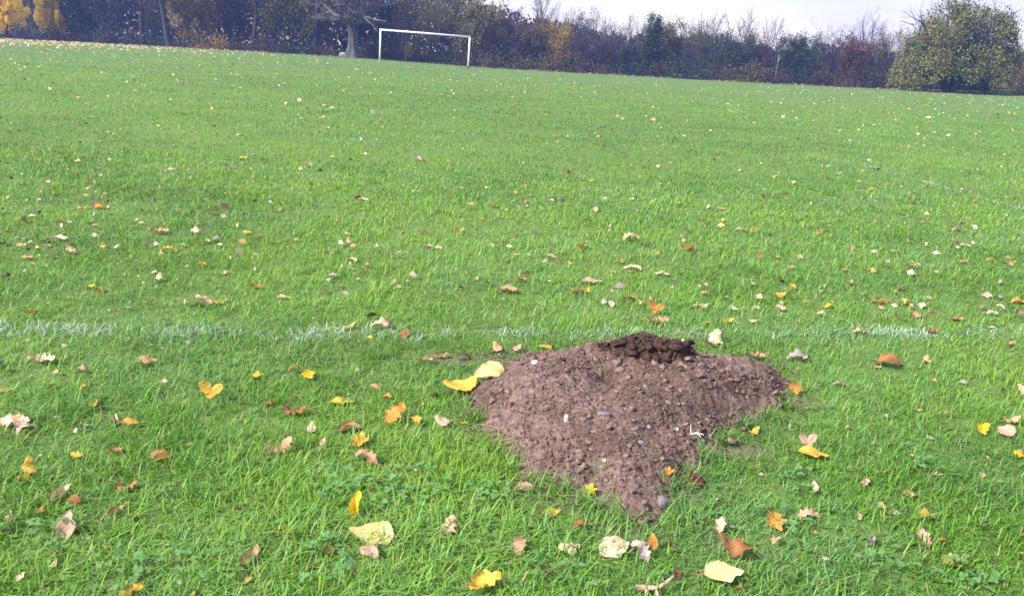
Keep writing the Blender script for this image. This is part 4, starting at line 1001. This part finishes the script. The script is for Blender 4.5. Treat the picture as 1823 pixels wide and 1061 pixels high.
# ---- the countless rest: far and sunken leaves
PAL = np.array([(.62, .52, .40), (.66, .48, .38), (.50, .34, .23), (.58, .42, .28), (.70, .60, .48), (.36, .20, .11), (.64, .42, .12), (.68, .54, .20), (.16, .10, .07), (.44, .37, .33)])
r = np.random.default_rng(321)
def scatter(n, d0, d1, s0, s1, zlo, zhi, power, dull=1.0):
    d = d0 * (d1 / d0) ** r.random(n) if power else np.sqrt(r.uniform(d0 ** 2, d1 ** 2, n))
    x = r.uniform(-1, 1, n) * (d * .72 + .9)
    u = x / d
    keep = r.random(n) < np.clip(.30 + .55 * np.clip(-u - .05, 0, 1) * 1.6 + .15 * (u > .3), 0, 1) * (.3 + 1.4 * fbm(x, d, 2.5, 3))
    keep &= (soil_mask(x, d) < .2)
    x, d = x[keep], d[keep]; n = len(x)
    P = np.stack([x, d, terrain(x, d) + r.uniform(zlo, zhi, n)], 1)
    v, T, C = leaf_cards(P, 1.0, r, .75, .7)
    ctr = np.repeat(P, 4, 0); v = ctr + (v - ctr) * np.repeat(r.uniform(s0, s1, n), 4)[:, None]
    v[:, 2] = np.maximum(v[:, 2], np.repeat(terrain(x, d), 4) + .003)
    cc = PAL[r.integers(0, len(PAL), n)] * r.uniform(.8, 1.1, (n, 1)) * dull; C[:, :3] = np.repeat(cc, 4, 0)
    return v, T, C
parts = [scatter(1500, 1.3, 4.5, .012, .034, .004, .022, False, .7), scatter(2600, 4.0, 14, .02, .06, .014, .032, True, .85), scatter(11000, 14, 76, .05, .10, .03, .05, False)]
# thick drift under the yellow maples
n = 6500; x = r.normal(-49, 11, n); d = r.normal(66, 11, n); ok = (d < 81) & (d > 34); x, d = x[ok], d[ok]; n = len(x)
P = np.stack([x, d, terrain(x, d) + .04], 1); v, T, C = leaf_cards(P, .15, r, .7, .8); C[:, :3] = np.repeat(PAL[[0, 3, 4, 6, 7, 7]][r.integers(0, 6, n)], 4, 0); parts.append((v, T, C))
# litter along the foot of the wood
n = 5200; x = r.uniform(-62, 62, n); d = r.uniform(EDGE_Y - 1.6, EDGE_Y + 3, n)
P = np.stack([x, d, terrain(x, d) + .05], 1); v, T, C = leaf_cards(P, .16, r, .6, .8); C[:, :3] = np.repeat(PAL[[2, 3, 5, 8, 9, 1]][r.integers(0, 6, n)], 4, 0) * .8; parts.append((v, T, C))
o_, VV, TT, CC = 0, [], [], []
for v, T, C in parts: VV.append(v); TT.append(T + o_); CC.append(C); o_ += len(v)
m = Mat('scattered_leaf'); a = m.n('ShaderNodeVertexColor', layer_name='tint')
mat_sc = m.surf(a.outputs[0], .65, .25, transl=.15)
o = obj('leaf_litter', mesh_np('leaf_litter', np.concatenate(VV), None, np.concatenate(TT), np.concatenate(CC)), mat_sc)
tag(o, 'countless small fallen leaves strewn over the field and wood edge', 'leaf litter', kind='stuff')

# ------------------------------------------------------------------ stick, pebbles and root scraps round the mound
mat_stick = bark_mat('pale_stick', (.28, .19, .12), (.48, .36, .25), 30.0)
p = ground(1160, 1046, .02); s = (p - Vector((0, 0, CAM_H))).dot(fw) / F_PX
pts = [(-26, 4, 0), (-8, -2, 6), (10, -4, 8), (26, 6, 12), (40, 18, 18)]
S = [(*pts[i], *pts[i + 1], (6, 5.2, 4.4, 3.6)[i], (5.2, 4.4, 3.6, 2.6)[i]) for i in range(4)] + [(-8, -2, 4, -14, -26, -6, 4, 2.2), (8, -4, 4, 12, -24, -6, 3.5, 2)]
V, Q = segs_mesh('s', np.array(S) * s, 7, 7, 0)
o = obj('stick', mesh_np('stick', V, Q, None, None, True), mat_stick, None, p + Vector((0, 0, .014))); tag(o, 'pale forked stick at the bottom edge below the mound', 'stick')
mat_peb = {}
for nm, c1, c2 in (('grey', (.12, .10, .10), (.23, .20, .195)), ('pink', (.55, .36, .28), (.75, .56, .46)), ('white', (.45, .41, .39), (.70, .65, .63)), ('blue_grey', (.13, .12, .13), (.24, .22, .23))):
    m = Mat(nm + '_pebble'); n1 = m.n('ShaderNodeTexNoise', Scale=4.0, Detail=5.0); mat_peb[nm] = m.surf(m.ramp(n1.outputs['Fac'], [(.3, c1), (.7, c2)]), .6, .35, m.bump(n1.outputs['Fac'], .3, .01))
for i, (px, py, w_, h_, nm, lab) in enumerate(((1178, 899, 22, 30, 'grey', 'upright grey stone at the lower right tip of the mound'), (952, 648, 14, 12, 'pink', 'pinkish pebble on the upper left slope of the mound'),
      (1076, 820, 7, 6, 'white', 'tiny white pebble low on the front slope of the mound'), (1230, 838, 7, 6, 'white', 'white chip by the dark red leaf'), (1216, 608, 5, 9, 'white', 'white chip in the damp top of the mound'),
      (1203, 765, 12, 7, 'pink', 'pinkish chip left of the white root on the mound'), (1075, 738, 24, 9, 'blue_grey', 'flat grey-blue stone set in the middle of the mound'), (1141, 790, 12, 10, 'blue_grey', 'dark blue-grey pebble low on the mound'),
      (1008, 968 - 220, 9, 20, 'pink', 'thin pinkish flake standing in the mound'), (1124, 948, 26, 10, 'grey', 'grey flat stone at the very tip of the mound'))):
    p = on_mound(px, py); s = (p - Vector((0, 0, CAM_H))).dot(fw) / F_PX
    V, Q = lump(800 + i, w_ * s * .5, min(w_, h_) * s * .5, h_ * s * .5, 3, .08); V[:, 2] += h_ * s * .12
    o = obj('pebble', mesh_np('pebble', V, Q, None, None, True), mat_peb[nm], None, p); tag(o, lab, 'stone', 'pebbles on the soil mound')
p = on_mound(1240, 775); s = (p - Vector((0, 0, CAM_H))).dot(fw) / F_PX
S = [(-10, 0, 2, 0, 0, 5, 1.5, 1.8), (0, 0, 5, 12, -2, 3, 1.8, 1.0), (-10, 0, 2, -12, 2, 20, 1.4, .8), (0, 0, 5, 6, -8, 1, 1.2, .7)]
V, Q = segs_mesh('r', np.array(S) * s, 6, 6, 0)
o = obj('root_scrap', mesh_np('root_scrap', V, Q, None, None, True), mat_peb['white'], None, p); tag(o, 'forked white root scrap poking out of the right slope of the mound', 'root')

# ------------------------------------------------------------------ haze over the far field and the wood
HAZE = 0.0011
if HAZE:
    me = bpy.data.meshes.new('haze'); X0, X1, Y0, Y1, Z0, Z1 = -190, 190, -66, 172, -1.6, 16
    me.from_pydata([(x, y, z) for z in (Z0, Z1) for y in (Y0, Y1) for x in (X0, X1)], [], [(0, 2, 3, 1), (4, 5, 7, 6), (0, 1, 5, 4), (2, 6, 7, 3), (0, 4, 6, 2), (1, 3, 7, 5)])
    o = obj('haze', me); m = bpy.data.materials.new('haze'); m.use_nodes = True; m.node_tree.nodes.clear()
    ou = m.node_tree.nodes.new('ShaderNodeOutputMaterial'); v = m.node_tree.nodes.new('ShaderNodeVolumePrincipled')
    v.inputs['Color'].default_value = (.26, .38, 1.0, 1); v.inputs['Density'].default_value = HAZE; v.inputs['Anisotropy'].default_value = .2
    m.node_tree.links.new(v.outputs[0], ou.inputs['Volume']); me.materials.append(m)
    tag(o, 'thin bluish haze over the field', 'haze', kind='stuff')
